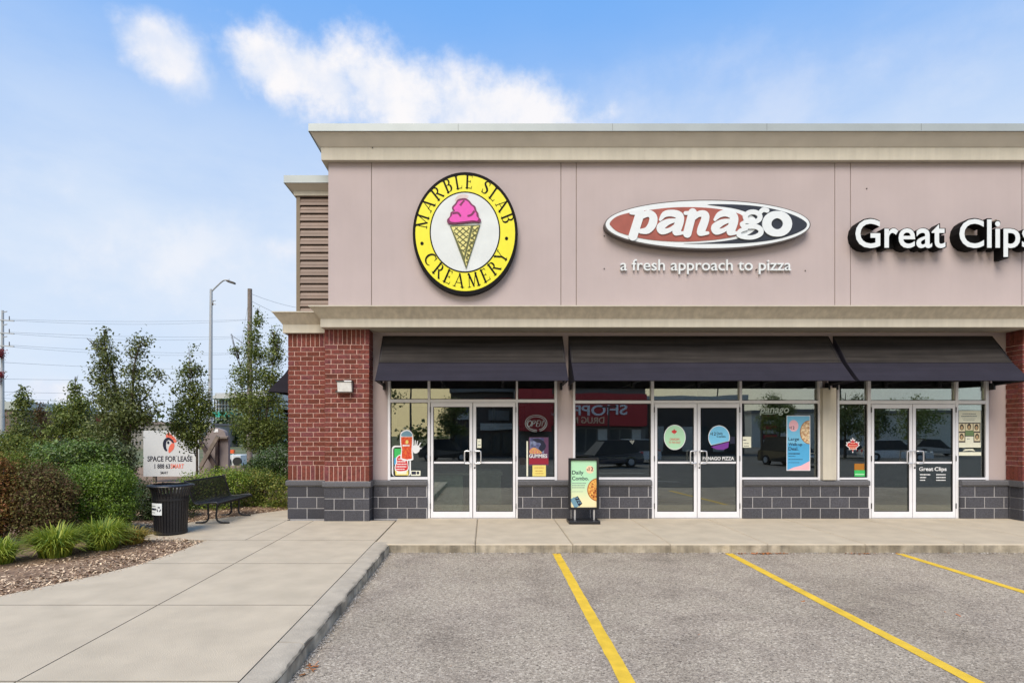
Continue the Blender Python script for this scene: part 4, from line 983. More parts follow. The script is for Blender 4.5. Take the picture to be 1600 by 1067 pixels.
# neon OPEN
o = thing('open_sign', P(837, 661, DW + .05), 'unlit oval neon OPEN sign inside the window', 'sign')
M_NEON = mat('unlit_neon_tube', (.34, .40, .40), .3); 
def nz3(u, v_, d=11.735): return P(800 + u / 9.7, 640 + v_ / 9.7, d)
def tubepx(pts, name, r=.008): MB().tube([nz3(*p) for p in pts], r, 6).build(name, M_NEON, o, smooth=True)
for q in (0, 24): tubepx([(365 + (165 - q) * math.cos(R(a)), 205 - (125 - q) * math.sin(R(a))) for a in range(-70, 275, 8)], 'neon_ring', .006)
it = lambda u, v_: (362 + (u + (210 - v_) * .22 - 362) * .84, 207 + (v_ - 210) * .86)
tubepx([it(248 + 34 * math.cos(R(a)), 212 + 52 * math.sin(R(a))) for a in range(0, 361, 15)], 'neon_letter', .007)
tubepx([it(*p) for p in [(300, 262), (300, 160), (335, 160), (348, 185), (335, 212), (302, 212)]], 'neon_letter', .007)
tubepx([it(*p) for p in [(420, 160), (378, 160), (378, 262), (420, 262)]], 'neon_letter', .007); tubepx([it(*p) for p in [(380, 210), (410, 210)]], 'neon_letter', .007)
tubepx([it(*p) for p in [(440, 262), (440, 160), (485, 262), (485, 160)]], 'neon_letter', .007)
# gummies poster
o = poster('window_poster', 'purple and red GUMMIES poster below the neon sign', DW, 841, 705)
sheet('paper', rectpx(826.5, 683, 857, 727), DW, mat('dark_purple_print', C(96, 60, 92), .4, var=.1), o, .001)
sheet('picture', rectpx(828, 684, 850, 708), DW - .001, mat('blue_grey_picture', C(120, 130, 160), .4, var=.45, nscale=18, hue=C(60, 60, 110)), o, .0009)
sheet('swirl', [(828 + a, 684 + b) for a, b in [p[:2] for p in smooth_path([(4,2),(14,1),(22,6),(25,14),(18,22),(14,16),(17,9),(9,6)], 4, True)]], DW - .002, M_INK, o, .0009)
sheet('fruit_pile', [(828 + a, 684 + b) for a, b in [p[:2] for p in smooth_path([(0,24),(1,17),(7,15),(13,18),(19,24)], 4, True)]], DW - .0035, mat('candy_print', C(220, 190, 90), .4, var=.4, nscale=90, hue=C(200, 90, 120)), o, .0009)
sheet('red_band', rectpx(826.5, 715.5, 857, 725), DW - .001, flat('crimson_print', 150, 25, 50), o, .0009)
text('lettering', 'GUMMIES', 826.8, 855, 714.8, 709.2, DW - .0048, M_WHITE, o, depth=.001, off=.02)
o = poster('window_notice', 'yellow paper notice taped below the GUMMIES poster', DW, 842, 735, 'notice')
sheet('paper', rectpx(832, 726.5, 853, 744.5), DW - .003, M_YELP, o, .001); bars(o, [(835, 850, 730, 731), (836, 848, 735, 736), (836, 849, 739, 740)], DW - .004, M_ORANGEP)
o = poster('window_frame_post', 'thin white upright leaning inside the window left of the GUMMIES poster', DW, 823, 715, 'post')
MB().box(X(822.6, DW), X(825, DW), DW - .003, DW + .002, Z(744.8, DW), Z(689, DW)).build('post', M_CREAM, o)
o = poster('window_sticker', 'small black card behind the thin white upright', DW, 816, 720, 'sticker')
sheet('card', rectpx(812, 714.5, 821, 726), DW, M_BLACK, o, .001)
# pizza shop door stickers
def maple(cx, cy, sx, sy):
    h = [(0,1),(.12,.72),(.30,.80),(.22,.38),(.45,.58),(.52,.44),(.80,.48),(.70,.22),(.85,.12),(.42,-.22),(.48,-.40),(.06,-.32),(.06,-.72)]
    pts = h + [(-x, y) for x, y in h[::-1] if x > 0]
    return [(cx + x * sx, cy - y * sy) for x, y in pts]
o = poster('door_sticker', 'round pale green door sticker with a red maple leaf reading CANADIAN TO THE CRUST', DD, 1054, 683, 'sticker')
sheet('sticker_rim', ellpx(1054.3, 683, 17, 19.6), DD, M_WHITE, o, .001); sheet('sticker_face', ellpx(1054.3, 683, 16, 18.6), DD - .001, M_MINT, o, .0009)
sheet('maple_leaf', maple(1053.5, 675, 5.2, 5.2), DD - .002, M_RED, o, .0009)
text('lettering', 'CANADIAN', 1046.5, 1061.5, 687.6, 684.2, DD - .002, M_RED, o, .0009, .015); text('lettering', 'TO THE CRUST', 1045, 1063.5, 692.6, 689.4, DD - .002, M_RED, o, .0009, .012)
o = poster('door_sticker', 'round blue and purple door sticker advertising the $12 Daily Combo', DD, 1124, 683, 'sticker')
sheet('purple_part', [(1111, 698), (1139, 690), (1138, 699), (1130, 702.5), (1120, 702)], DD, M_PURP, o, .0009)
cir = ellpx(1123.5, 683, 16.8, 18.6, 60)
sheet('sticker_rim', [p for p in cir if not (p[1] > 696.6 - (p[0]-1110) * .21)], DD - .001, M_WHITE, o, .0009)
cir = ellpx(1123.5, 683, 15.9, 17.6, 60); sheet('sticker_face', [p for p in cir if not (p[1] > 695.6 - (p[0]-1110) * .21)], DD - .002, M_BLUEP, o, .0009)
text('lettering', '$', 1109.8, 1111.9, 678.8, 676, DD - .003, M_INK, o, .0009, .0); text('lettering', '12', 1112.6, 1118.6, 680, 675, DD - .003, M_INK, o, .0009, .015)
text('lettering', 'Daily', 1120, 1129.5, 678.6, 675, DD - .003, M_INK, o, .0009, .015); text('lettering', 'Combo.', 1120, 1134.5, 683.2, 679.8, DD - .003, M_INK, o, .0009, .015)
o = poster('door_sticker', 'dark navy square sticker behind the blue round door sticker', DD, 1144, 688, 'sticker'); sheet('card', rectpx(1140.2, 682, 1148, 693), DD, M_INK, o, .001)
o = poster('door_lettering', 'white PANAGO PIZZA lettering on the door glass', DD, 1122, 716, 'lettering')
text('lettering', 'PANAGO PIZZA', 1098, 1147, 718.4, 713.2, DD - .001, M_WHITE, o, .0009, .018)
# right pizza window
o = poster('window_lettering', 'frosted panago lettering with an underline at the top of the wide pizza shop window', DW, 1209, 641, 'lettering')
text('lettering', 'panago', 1187, 1233, 644.8, 636.8, DW, FROST, o, .0009, .018, shear=.2, xheight=True)
MB().ribbon([(X(a, DW), Z(b, DW), c) for a, b, c in smooth_path([(1186, 645, .005), (1200, 646.8, .012), (1214, 645.6, .006)], 5)], DW, DW + .0009).build('underline', FROST, o)
o = poster('window_poster', 'tall light blue poster with a pizza reading Large Walk-up Deal.', DW, 1247, 693)
dp = DW - .001
sheet('paper', rectpx(1229, 649, 1266, 735), DW, M_WHITE, o, .001); sheet('blue_field', rectpx(1230, 650, 1265, 734), dp, M_BLUEP, o, .0009)
sheet('lower_field', rectpx(1230, 693, 1265, 733.5), dp - .001, M_LBLUE, o, .0009)
sheet('pink_wave', [(1265, 720), (1265, 734), (1231, 734), (1240, 730), (1252, 727)], dp - .002, M_PINKL, o, .0009)
sheet('pink_spot', ellpx(1240, 665, 7.5, 9, 24), dp - .001, M_PINKL, o, .0009)
half = [p for p in ellpx(1265, 675, 15, 18.5, 60) if p[0] <= 1265.01]; half.sort(key=lambda p: p[1]); sheet('pizza_rim', half, dp - .003, M_ORANGEP, o, .0009)
half = [p for p in ellpx(1265, 675, 14, 17.4, 60) if p[0] <= 1265.01]; half.sort(key=lambda p: p[1]); sheet('pizza', half, dp - .004, mat('pale_pizza_print', C(240, 220, 180), .5, var=.3, nscale=50, hue=C(190, 140, 100)), o, .0009)
text('lettering', '$', 1233.4, 1235.2, 669, 666.4, dp - .002, M_INK, o, .0009, 0); text('lettering', '12', 1236, 1241.4, 670.4, 665.6, dp - .002, M_INK, o, .0009, .01)
text('lettering', 'Large', 1232, 1248.5, 688, 683, dp - .0021, M_INK, o, .0009, .01); text('lettering', 'Walk-up', 1232, 1253.5, 696, 691.4, dp - .0021, M_INK, o, .0009, .018); text('lettering', 'Deal.', 1232, 1247.5, 703.2, 698.2, dp - .0021, M_INK, o, .0009, .018)
bars(o, [(1232, 1250, 707.6, 709.4), (1232, 1243, 712, 712.9), (1232, 1254, 717, 718), (1232, 1249, 722, 722.8)], dp - .0021, M_INK)
o = poster('window_notice', 'small white paper notice at the left edge of the wide pizza shop window', DW, 1167, 690, 'notice')
sheet('paper', rectpx(1160.5, 682, 1173.5, 699), DW, M_CREAM, o, .001); bars(o, [(1161, 1166, 686.5, 688), (1162, 1171, 692, 693), (1162, 1170, 696, 697)], DW - .001, M_INK)
# salon stickers
o = poster('window_sticker', 'red maple leaf sticker with a white edge in the narrow salon window', DW, 1332, 694, 'sticker')
sheet('leaf_rim', maple(1332.5, 697, 13.2, 14), DW, M_WHITE, o, .001); sheet('leaf_face', maple(1332.5, 697, 10.8, 11.2), DW - .001, M_RED, o, .0009)
bars(o, [(1330, 1335, 691.5, 692.6), (1326.5, 1339, 695, 696.2), (1327, 1338, 698.4, 699.6), (1329, 1336, 701.4, 702.2)], DW - .002, M_PEACH)
o = poster('window_sticker', 'square orange and green sticker low in the narrow salon window', DW, 1343, 737, 'sticker')
sheet('orange_part', rectpx(1335, 724, 1350.5, 734), DW, M_ORANGEP, o, .001); sheet('green_part', rectpx(1335, 734.3, 1351.5, 744.3), DW, M_GREENP, o, .001); sheet('pale_band', rectpx(1336, 739.8, 1350.5, 741.6), DW - .001, M_MINT, o, .0009)
o = poster('door_lettering', 'white Great Clips lettering and opening hours on the salon door', DD, 1457, 737, 'lettering')
text('lettering', 'Great', 1436, 1458.2, 735.2, 729.4, DD - .001, M_WHITE, o, .0009, .018); text('lettering', 'Clips', 1460.3, 1479, 735.2, 729.4, DD - .001, M_WHITE, o, .0009, .018)
bars(o, [(1437.5, 1453.5, 740.4, 742), (1437.5, 1447, 744.8, 746.4), (1437.5, 1445.5, 749.2, 750.6), (1463, 1477.5, 740.4, 742), (1463, 1477.5, 744.8, 746.4), (1463, 1477.5, 749.2, 750.6)], DD - .001, M_WHITE, 'opening_hours')
o = poster('window_poster', 'white salon poster with five sepia hairstyle portraits', DW, 1515, 668)
q_ = 13.33
def ww(x0, y0, x1, y1): return rectpx(1490 + x0 / q_, 640 + y0 / q_, 1490 + x1 / q_, 640 + y1 / q_)
sheet('paper', rectpx(1498.2, 641.5, 1532.5, 699), DW, M_CREAM, o, .001); sheet('dark_field', ww(105, 268, 560, 680), DW - .001, M_BRZ, o, .0009)
for (a, b, c, d_) in ((105,290,238,450), (248,290,400,430), (415,290,540,450), (108,480,228,648), (432,480,548,648)):
    sheet('portrait_card', ww(a, b, c, d_), DW - .002, M_SEPIA, o, .0009); cx, cy = (a + c) / 2, (b + d_) / 2
    sheet('hair', [(1490 + x / q_, 640 + y / q_) for x, y in ellpx(cx, cy - 8, 42, 62, 18)], DW - .003, M_HAIR, o, .0009)
    sheet('face', [(1490 + x / q_, 640 + y / q_) for x, y in ellpx(cx, cy + 4, 25, 38, 18)], DW - .004, M_SKINP, o, .0009)
sheet('green_field', ww(245, 435, 420, 540), DW - .002, flat('sage_print', 110, 135, 90), o, .0009); sheet('white_card', ww(245, 555, 415, 780), DW - .002, M_CREAM, o, .0009)
bars(o, [(1504, 1525, 645.8, 647), (1502, 1526, 649.4, 650.8), (1504, 1524, 653.4, 654), (1505, 1523, 656, 656.6), (1511, 1515, 684.8, 686)], DW - .003, M_GREYL)
sheet('pale_strip', rectpx(1498.2, 706, 1533, 711.5), DW, M_CREAM, o, .001)
o = poster('window_notice', 'curled white papers lying on a ledge under the portraits poster', DW, 1515, 703, 'notice'); sheet('paper', [(1504, 704.5), (1508, 701.5), (1520, 701), (1524, 704.5), (1515, 703.5)], DW, M_CREAM, o, .001)

# ------------------------------------------------------------------ freestanding menu board
db = 11.13
mbd = thing('sidewalk_board', P(912, 812, db), 'black framed Daily Combo board standing on the sidewalk between two shops', 'sign board')
fx0, fx1 = X(888.6, db), X(936, db); fz0, fz1 = Z(796, db), Z(715.5, db); ft = .045
F = MB().bbox_(fx0, fx0 + ft, db, db + .06, fz0, fz1, .006).bbox_(fx1 - ft, fx1, db, db + .06, fz0, fz1, .006).bbox_(fx0 + ft, fx1 - ft, db + .001, db + .06, fz1 - ft, fz1, .006).bbox_(fx0 + ft, fx1 - ft, db + .001, db + .06, fz0, fz0 + ft, .006)
F.build('frame', M_BLACK, mbd); MB().box(fx0 + .01, fx1 - .01, db + .061, db + .075, fz0 + .01, fz1 - .01).build('back_panel', M_BLACK, mbd)
dq = db + .030
def grad(name, ca, cb, axis='Z', lo=0, hi=1):
    m = bpy.data.materials.new(name); m.use_nodes = True; t = m.node_tree; b = t.nodes['Principled BSDF']; g = t.nodes.new('ShaderNodeNewGeometry'); s_ = t.nodes.new('ShaderNodeSeparateXYZ'); t.links.new(g.outputs['Position'], s_.inputs[0])
    r = t.nodes.new('ShaderNodeMapRange'); t.links.new(s_.outputs[axis], r.inputs[0]); r.inputs[1].default_value = lo; r.inputs[2].default_value = hi
    mx = t.nodes.new('ShaderNodeMix'); mx.data_type = 'RGBA'; t.links.new(r.outputs[0], mx.inputs[0]); mx.inputs[6].default_value = (*ca, 1); mx.inputs[7].default_value = (*cb, 1); t.links.new(mx.outputs[2], b.inputs['Base Color']); b.inputs['Roughness'].default_value = .35; return m
ps_ = sheet('print', rectpx(891, 718.5, 934, 793.5), dq, grad('mint_to_cream_print', C(240, 226, 180), C(176, 222, 184), 'Z', fz0 + .1, fz0 + .55), mbd, .01)
k9 = 9.69
def bq(pts): return [(880 + a / k9, 710 + b / k9) for a, b in pts]
sheet('peach_spot', bq(ellpx(405, 225, 58, 58, 28)), dq - .001, M_PEACH, mbd, .0009)
half = [p for p in ellpx(535, 530, 172, 178, 60) if p[0] <= 521]; half.sort(key=lambda p: p[1]); sheet('pizza_crust', bq(half), dq - .001, flat('crust_print', 170, 100, 45), mbd, .0009)
half = [p for p in ellpx(535, 530, 156, 162, 60) if p[0] <= 521]; half.sort(key=lambda p: p[1]); sheet('pizza', bq(half), dq - .002, M_PIZZA, mbd, .0009)
mb = MB(); r2 = random.Random(5)
for i in range(26):
    a = r2.uniform(90, 270); rr = r2.uniform(20, 140); cx, cy = 535 + rr * math.cos(R(a)), 530 + rr * math.sin(R(a))
    if cx < 505: mb.extr(pxpoly(bq(ellpx(cx, cy, r2.uniform(7, 13), r2.uniform(7, 14), 8)), dq), dq - .003, dq - .0022)
mb.build('toppings', flat('topping_print', 150, 70, 30), mbd)
sheet('box_side', bq([(105, 680), (165, 640), (250, 770), (190, 805), (160, 790)]), dq - .001, M_BLUEBOX, mbd, .0009); sheet('box_lid', bq([(170, 650), (220, 625), (290, 740), (240, 785)]), dq - .002, M_INK, mbd, .0009)
bars(mbd, [(899, 903.5, 776.5, 778.5), (901, 906, 780.5, 782.5), (903, 908, 784, 786)], dq - .003, M_BLUEBOX, 'box_print')
text('lettering', 'Daily', 893.8, 911.8, 740.6, 734.9, dq - .001, M_INK, mbd, .0009, .018); text('lettering', 'Combo.', 893.8, 919.8, 749.8, 744, dq - .001, M_INK, mbd, .0009, .018)
text('lettering', '$', 916.8, 918.8, 735, 732, dq - .002, M_INK, mbd, .0009, 0); text('lettering', '12', 919.8, 927.2, 735.4, 729.4, dq - .002, M_INK, mbd, .0009, .018)
bars(mbd, [(894, 915.5, 754, 755.2), (894, 914.5, 757.4, 758.6), (894, 913.5, 760.8, 762), (894, 911, 767.4, 768)], dq - .001, M_GREYL)
for px in (898.5, 928.5): MB().box(X(px - 1.2, db), X(px + 1.2, db), db + .02, db + .05, gz(db) + .03, fz0).build('upright', M_STEEL, mbd)
MB().bbox_(X(889, 11.0), X(937.5, 11.0), 10.95, 11.35, gz(11) + .004, gz(11) + .06, .012).build('base', M_BLACK, mbd)

# ------------------------------------------------------------------ litter bin
tc_ = Vector((X(264.5, 10.0), 10.05, gz(10.05)))
tb = thing('litter_bin', tc_, 'black slatted metal litter bin with a recycling label beside the bench', 'litter bin')
prof = [(.262, .02), (.275, .30), (.285, .55), (.293, .68), (.312, .76), (.352, .845)]
def rad(z): return float(np.interp(z, [p[1] for p in prof], [p[0] for p in prof]))
M_BIN = mat('bin_black', (.010, .010, .013), .38, var=.15, bump=.1)
mb = MB(); ns = 36
for i in range(ns):
    a0 = 2 * math.pi * i / ns; hw = math.pi / ns * .80
    vs = []; 
    for r_, z in prof:
        q = hw if z < .70 else hw * .72
        for dr in (0, -.006):
            for s in (-1, 1): vs.append(tc_ + Vector(((r_ + dr) * math.cos(a0 + s*q), (r_ + dr) * math.sin(a0 + s*q), z)))
    fs = []
    for j in range(len(prof) - 1):
        b = 4 * j; fs += [(b, b+1, b+5, b+4), (b+2, b+6, b+7, b+3), (b, b+4, b+6, b+2), (b+1, b+3, b+7, b+5)]
    mb.add(vs, fs)
mb.build('slats', M_BIN, tb, kind='stuff')
MB().lathe([(.02, .03), (.245, .03), (.262, .68), (.255, .68), (.238, .05)], tc_, 32).build('liner', M_BIN, tb, smooth=True)
MB().lathe([(.342, .838), (.375, .838), (.385, .850), (.378, .866), (.30, .885), (.295, .876), (.345, .85), (.342, .838)], tc_, 40).build('rim', M_BIN, tb, smooth=True)
for z in (.035, .62): MB().lathe([(rad(z) + .004, z - .02), (rad(z) + .008, z - .02), (rad(z) + .008, z + .02), (rad(z) + .004, z + .02)], tc_, 40).build('hoop', M_BIN, tb)
def onbin(pts2, off, name, m, th=.0012):
    """pts2 in (angle offset metres, z): sheet bent round the bin"""
    mb = MB(); rr = .292 + off; n = len(pts2); a0 = R(-112)
    vs = [tc_ + Vector((q * math.cos(a0 + u / rr), q * math.sin(a0 + u / rr), z)) for q in (rr, rr - th) for u, z in pts2]
    mb.add(vs, [tuple(range(n)), tuple(range(2*n-1, n-1, -1))] + [((i+1)%n, i, n+i, n+(i+1)%n) for i in range(n)]); return mb.build(name, m, lab)
lab = link('label_plate', None, tb, tc_)
strip = lambda x0, x1, z0, z1, n=8: [(x0 + (x1-x0)*i/n, z0) for i in range(n+1)] + [(x1 - (x1-x0)*i/n, z1) for i in range(n+1)]
onbin(strip(-.125, .125, .36, .565), .006, 'label_sheet', M_SIGNW)
for i in range(7): onbin(strip(-.115 + i*.019, -.102 + i*.019, .445, .480, 1), .0075, 'label_letter_block', M_INK)
onbin(strip(-.11, .0, .51, .522, 4), .0075, 'fine_print', M_GREYL); onbin(strip(-.11, -.01, .40, .408, 4), .0075, 'fine_print', M_GREYL)
for k_ in range(3):
    a = R(90 + 120 * k_); pts = []
    for t in (-40, -15, 15, 35): pts.append((.068 + .043 * math.cos(a + R(t)), .462 + .047 * math.sin(a + R(t))))
    inn = [(.068 + .024 * math.cos(a + R(t)), .462 + .027 * math.sin(a + R(t))) for t in (35, 15, -15, -40)]
    onbin(pts + inn, .0075 , 'recycling_arrow', M_INK)

# ------------------------------------------------------------------ bench
bn = thing('park_bench', (-5.4, 11.5, gz(11.5)), 'black metal slatted park bench facing the sidewalk beside the bin', 'bench')
ya, yb_ = 10.78, 12.32; xo = .0
pf = [(-5.13, .385), (-5.15, .425), (-5.20, .437), (-5.35, .425), (-5.50, .405), (-5.575, .415), (-5.62, .47), (-5.655, .58), (-5.70, .72), (-5.745, .835), (-5.765, .85), (-5.78, .83)]
zg = gz(11.5); pf = [(x, z + zg * .2) for x, z in pf]; n = 34
for nm, i0, i1 in (('seat_slats', 0, 6), ('backrest_slats', 5, 12)):
    mb = MB()
    for i in range(n):
        y = ya + .03 + (yb_ - ya - .06) * i / (n - 1); pr = smooth_path(pf[i0:i1], 3); vs = []; w_ = .013
        for j, (x, z) in enumerate(pr):
            a = pr[max(j-1, 0)]; b = pr[min(j+1, len(pr)-1)]; tx, tz = b[0]-a[0], b[1]-a[1]; l = math.hypot(tx, tz); nx_, nz2_ = -tz/l*.003, tx/l*.003
            vs += [(x+nx_, y-w_, z+nz2_), (x+nx_, y+w_, z+nz2_), (x-nx_, y-w_, z-nz2_), (x-nx_, y+w_, z-nz2_)]
        fs = []
        for j in range(len(pr)-1): b = 4*j; fs += [(b,b+1,b+5,b+4),(b+2,b+6,b+7,b+3),(b,b+4,b+6,b+2),(b+1,b+3,b+7,b+5)]
        mb.add(vs, fs)
    mb.build(nm, M_BIN, bn, kind='stuff')
for y in (ya, yb_): MB().tube([(x, y, z) for x, z in smooth_path(pf, 3)], .017, 8).build('end_frame', M_BIN, bn, smooth=True)
for x, z in (pf[1], pf[4], pf[10]): MB().tube([(x, ya, z - .012), (x, yb_, z - .012)], .016, 8).build('rail', M_BIN, bn, smooth=True)
for y in (11.06, 12.05):
    g_ = gz(y)
    for s in (1, -1):
        cx = -5.38
        pts = smooth_path([(cx + s*.09, y, .395), (cx + s*.085, y, .25), (cx + s*.075, y, .12), (cx + s*.11, y, .05 + g_), (cx + s*.19, y, .022 + g_), (cx + s*.33, y, .018 + g_)], 5)
        MB().tube(pts, .019, 8).build('leg', M_BIN, bn, smooth=True)
    MB().tube([(-5.15, y, .405), (-5.58, y, .39)], .018, 8).build('seat_support', M_BIN, bn)

# ------------------------------------------------------------------ vegetation
def leafmat(name, c1, c2, trans=.3, rough=.55, spec=.35, isl=.45):
    c1 = (c1[0] * 2.2, c1[1] * 1.85, c1[2] * 1.3); c2 = (c2[0] * 1.9, c2[1] * 1.75, c2[2] * 1.3)
    return mat(name, c1, rough, var=.15, nscale=3, hue=c2, island=isl, trans=trans, spec=spec)
def leaves(name, blobs, n, size, m, parent, seed, up=.35, aspect=.5, shell=.45, kind='stuff', jitter=.0, curl=.25, cl=1.0):
    r = np.random.RandomState(seed)
    vol = np.array([(b[3] * b[4] * b[5]) ** .72 for b in blobs]); pr = vol / vol.sum(); idx = r.choice(len(blobs), n, p=pr)
    bl = np.array([b[:6] for b in blobs])[idx]
    K = max(12, n // 38); cid = r.randint(0, K, n); cidx = r.choice(len(blobs), K, p=pr); idx = cidx[cid]; bl = np.array([b[:6] for b in blobs])[idx]
    dK = r.normal(size=(K, 3)); dK /= np.linalg.norm(dK, axis=1)[:, None]; radK = r.uniform(size=K) ** (2 / 3 * shell) * r.uniform(.84, 1.10, K)
    d = dK[cid] + r.normal(size=(n, 3)) * .10; d /= np.linalg.norm(d, axis=1)[:, None]
    solo = r.uniform(size=n) < .45; ds = r.normal(size=(n, 3)); ds /= np.linalg.norm(ds, axis=1)[:, None]; d[solo] = ds[solo]; clump = np.where(solo, 0, 1)[:, None]
    rad_ = r.uniform(size=n) ** (1 / 3 * shell * 2) ; rad_ = rad_ * r.uniform(.86, 1.12, n)
    rad_ = np.where(solo, rad_, radK[cid]); p = bl[:, :3] + d * rad_[:, None] * bl[:, 3:6] + r.normal(size=(n, 3)) * (jitter + clump * size * 1.1 * cl)
    nrm = d * .8 + r.normal(size=(n, 3)) * .75; nrm[:, 2] += up; nrm /= np.linalg.norm(nrm, axis=1)[:, None]
    t = r.normal(size=(n, 3)); t[:, 2] -= .3; t -= nrm * (t * nrm).sum(1)[:, None]; t /= np.linalg.norm(t, axis=1)[:, None]
    b = np.cross(nrm, t); s = size * r.uniform(.6, 1.35, n)[:, None]
    v = np.empty((n, 6, 3)); L_ = t * s; Wd = b * s * aspect * .5; dn = nrm * s * curl
    v[:, 0] = p - L_ * .5; v[:, 1] = p - L_ * .1 + Wd + dn * .4; v[:, 2] = p + L_ * .25 + Wd * .75 + dn * .2; v[:, 3] = p + L_ * .55 - dn * .3; v[:, 4] = p + L_ * .25 - Wd * .75 + dn * .2; v[:, 5] = p - L_ * .1 - Wd + dn * .4
    me = bpy.data.meshes.new(name); me.vertices.add(6 * n); me.vertices.foreach_set('co', v.astype(np.float32).ravel())
    fi = (np.arange(n)[:, None] * 6 + np.array([0, 1, 2, 3, 0, 3, 4, 5])[None]).ravel()
    me.loops.add(8 * n); me.loops.foreach_set('vertex_index', fi.astype(np.int32)); me.polygons.add(2 * n); me.polygons.foreach_set('loop_start', (np.arange(2 * n) * 4).astype(np.int32)); me.polygons.foreach_set('loop_total', np.full(2 * n, 4, np.int32))
    me.update(calc_edges=True); me.materials.append(m)
    return tag(link(name, me, parent), kind=kind)
def BL(px, py, rx, ry, d, dd=0, rd=None):
    return (X(px, d), d + dd, Z(py, d), rx * d / 880, (rd if rd is not None else rx) * d / 880, ry * d / 880)
M_BARK = mat('grey_brown_bark', (.085, .065, .05), .95, var=.3, bump=.8, bscale=40); M_TWIG = mat('dark_twig', (.05, .038, .03), .95)
Gm1 = leafmat('dark_pear_leaf', (.046, .074, .022), (.085, .105, .045), .34, .42, .5)
Gm2 = leafmat('green_pear_leaf', (.045, .085, .022), (.09, .11, .035), .3, .45, .5)
Gm3 = leafmat('olive_pear_leaf', (.058, .105, .024), (.10, .125, .04), .36, .45, .5)
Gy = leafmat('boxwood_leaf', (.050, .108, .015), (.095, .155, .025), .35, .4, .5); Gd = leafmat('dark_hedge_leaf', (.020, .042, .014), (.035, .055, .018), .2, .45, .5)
Gbr = leafmat('reddening_spirea_leaf', (.070, .036, .030), (.062, .075, .028), .3, .6, .3); Gbl = leafmat('broad_shrub_leaf', (.045, .092, .020), (.075, .125, .035), .3, .35, .6)
Gol = leafmat('yellow_green_shrub_leaf', (.10, .13, .025), (.055, .09, .02), .3, .6, .3); Gcon = leafmat('blue_conifer_needle', (.03, .05, .045), (.045, .06, .055), .1, .7, .2)
def tree(label, px, d, zb, leaders, blobs, n, size, m, seed, cat='tree', group=None, nb=26, asp=.55, kind='tree', rt=.05):
    base = Vector((X(px, d), d, zb)); t = thing(kind, base, label, cat, group); r = random.Random(seed); mb = MB()
    tips = []
    for k_, (pts, r0) in enumerate(leaders):
        w_ = [base if k_ == 0 else Vector((X(pts[0][0], d), d, Z(pts[0][1], d)))] + [Vector((X(a, d), d + r.uniform(-.15, .15), Z(b, d))) for a, b in (pts if k_ == 0 else pts[1:])]
        ww_ = smooth_path([(*q,) for q in w_], 5); rr = [max(.006, r0 * (1 - .92 * i / (len(ww_) - 1))) for i in range(len(ww_))]
        MB().tube(ww_, rr, 7).build('trunk' if k_ == 0 else 'limb', M_BARK, t, smooth=True); tips += ww_
    br = MB()
    for i in range(nb):
        b = r.choice(blobs); tgt = Vector((b[0] + r.uniform(-.8, .8) * b[3], b[1] + r.uniform(-.7, .7) * b[4], b[2] + r.uniform(-.2, .95) * b[5]))
        cand = [q for q in tips if q[2] < tgt.z] or tips
        s = min(cand, key=lambda q: (Vector(q) - tgt).length + r.uniform(0, .5)); s = Vector(s); mid = (s + tgt) / 2 - Vector((0, 0, .08))
        br.tube([s, mid, tgt], [.016, .010, .004], 5, cap=False)
    br.build('branches', M_TWIG, t, kind='stuff')
    leaves('crown', blobs, n, size, m, t, seed, asp and .3, asp, .7, jitter=.03)
    return t
dA = 13.2
bA = [BL(*q, dA) for q in ((164, 517, 5, 9), (162, 536, 11, 12), (166, 558, 19, 20), (163, 588, 20, 26), (175, 620, 29, 28), (221, 533, 17, 10), (214, 548, 15, 18), (211, 582, 20, 18), (240, 582, 16, 9), (252, 590, 7, 9), (213, 615, 29, 22), (194, 645, 42, 24), (222, 655, 20, 16), (176, 672, 38, 24), (176, 703, 34, 25), (143, 622, 8, 8), (137, 611, 5, 4), (150, 540, 4, 5), (138, 530, 4, 3), (249, 630, 9, 5), (243, 640, 9, 8), (240, 668, 10, 10))]
tree('tallest dark two headed tree between the shrubs and the lease sign', 195, dA, -.1, [([(194, 690), (184, 640), (172, 590), (165, 545), (164, 515)], .06), ([(192, 670), (205, 620), (214, 570), (222, 530)], .045), ([(196, 650), (225, 620), (246, 588)], .025)], bA, 12500, .060, Gm1, 11, nb=60)
dB = 14.2
bB = [BL(*q, dB) for q in ((300, 543, 6, 7), (300, 556, 6, 9), (302, 578, 17, 13), (290, 585, 10, 7), (297, 603, 21, 17), (309, 622, 24, 18), (290, 632, 20, 14), (294, 652, 28, 18), (321, 640, 16, 18), (276, 666, 14, 12), (318, 664, 18, 14), (296, 680, 24, 12), (272, 612, 4, 4), (300, 697, 12, 6))]
tree('small green tree whose trunk stands in front of the lease sign', 308, dB, -.05, [([(308, 715), (306, 690), (303, 640), (301, 590), (300, 545)], .035)], bB, 7200, .060, Gm2, 12, nb=40)
dC = 16.5
bC = [BL(*q, dC) for q in ((402, 488, 4, 8), (402, 503, 8, 9), (395, 525, 14, 15), (429, 518, 8, 12), (431, 533, 11, 10), (368, 548, 10, 7), (400, 553, 22, 18), (429, 556, 16, 18), (388, 588, 28, 24), (421, 592, 24, 24), (376, 627, 22, 18), (408, 630, 36, 26), (436, 640, 14, 26), (392, 664, 32, 20), (425, 672, 24, 22), (404, 694, 28, 14), (362, 522, 4, 3), (360, 605, 5, 8))]
tree('slender multi stemmed tree close to the left wall of the building', 408, dC, .0, [([(406, 690), (402, 640), (398, 580), (400, 490)], .04), ([(408, 700), (420, 640), (428, 570), (430, 520)], .03), ([(404, 700), (385, 640), (372, 560)], .025)], bC, 14500, .062, Gm3, 13, nb=70)
dT = 21
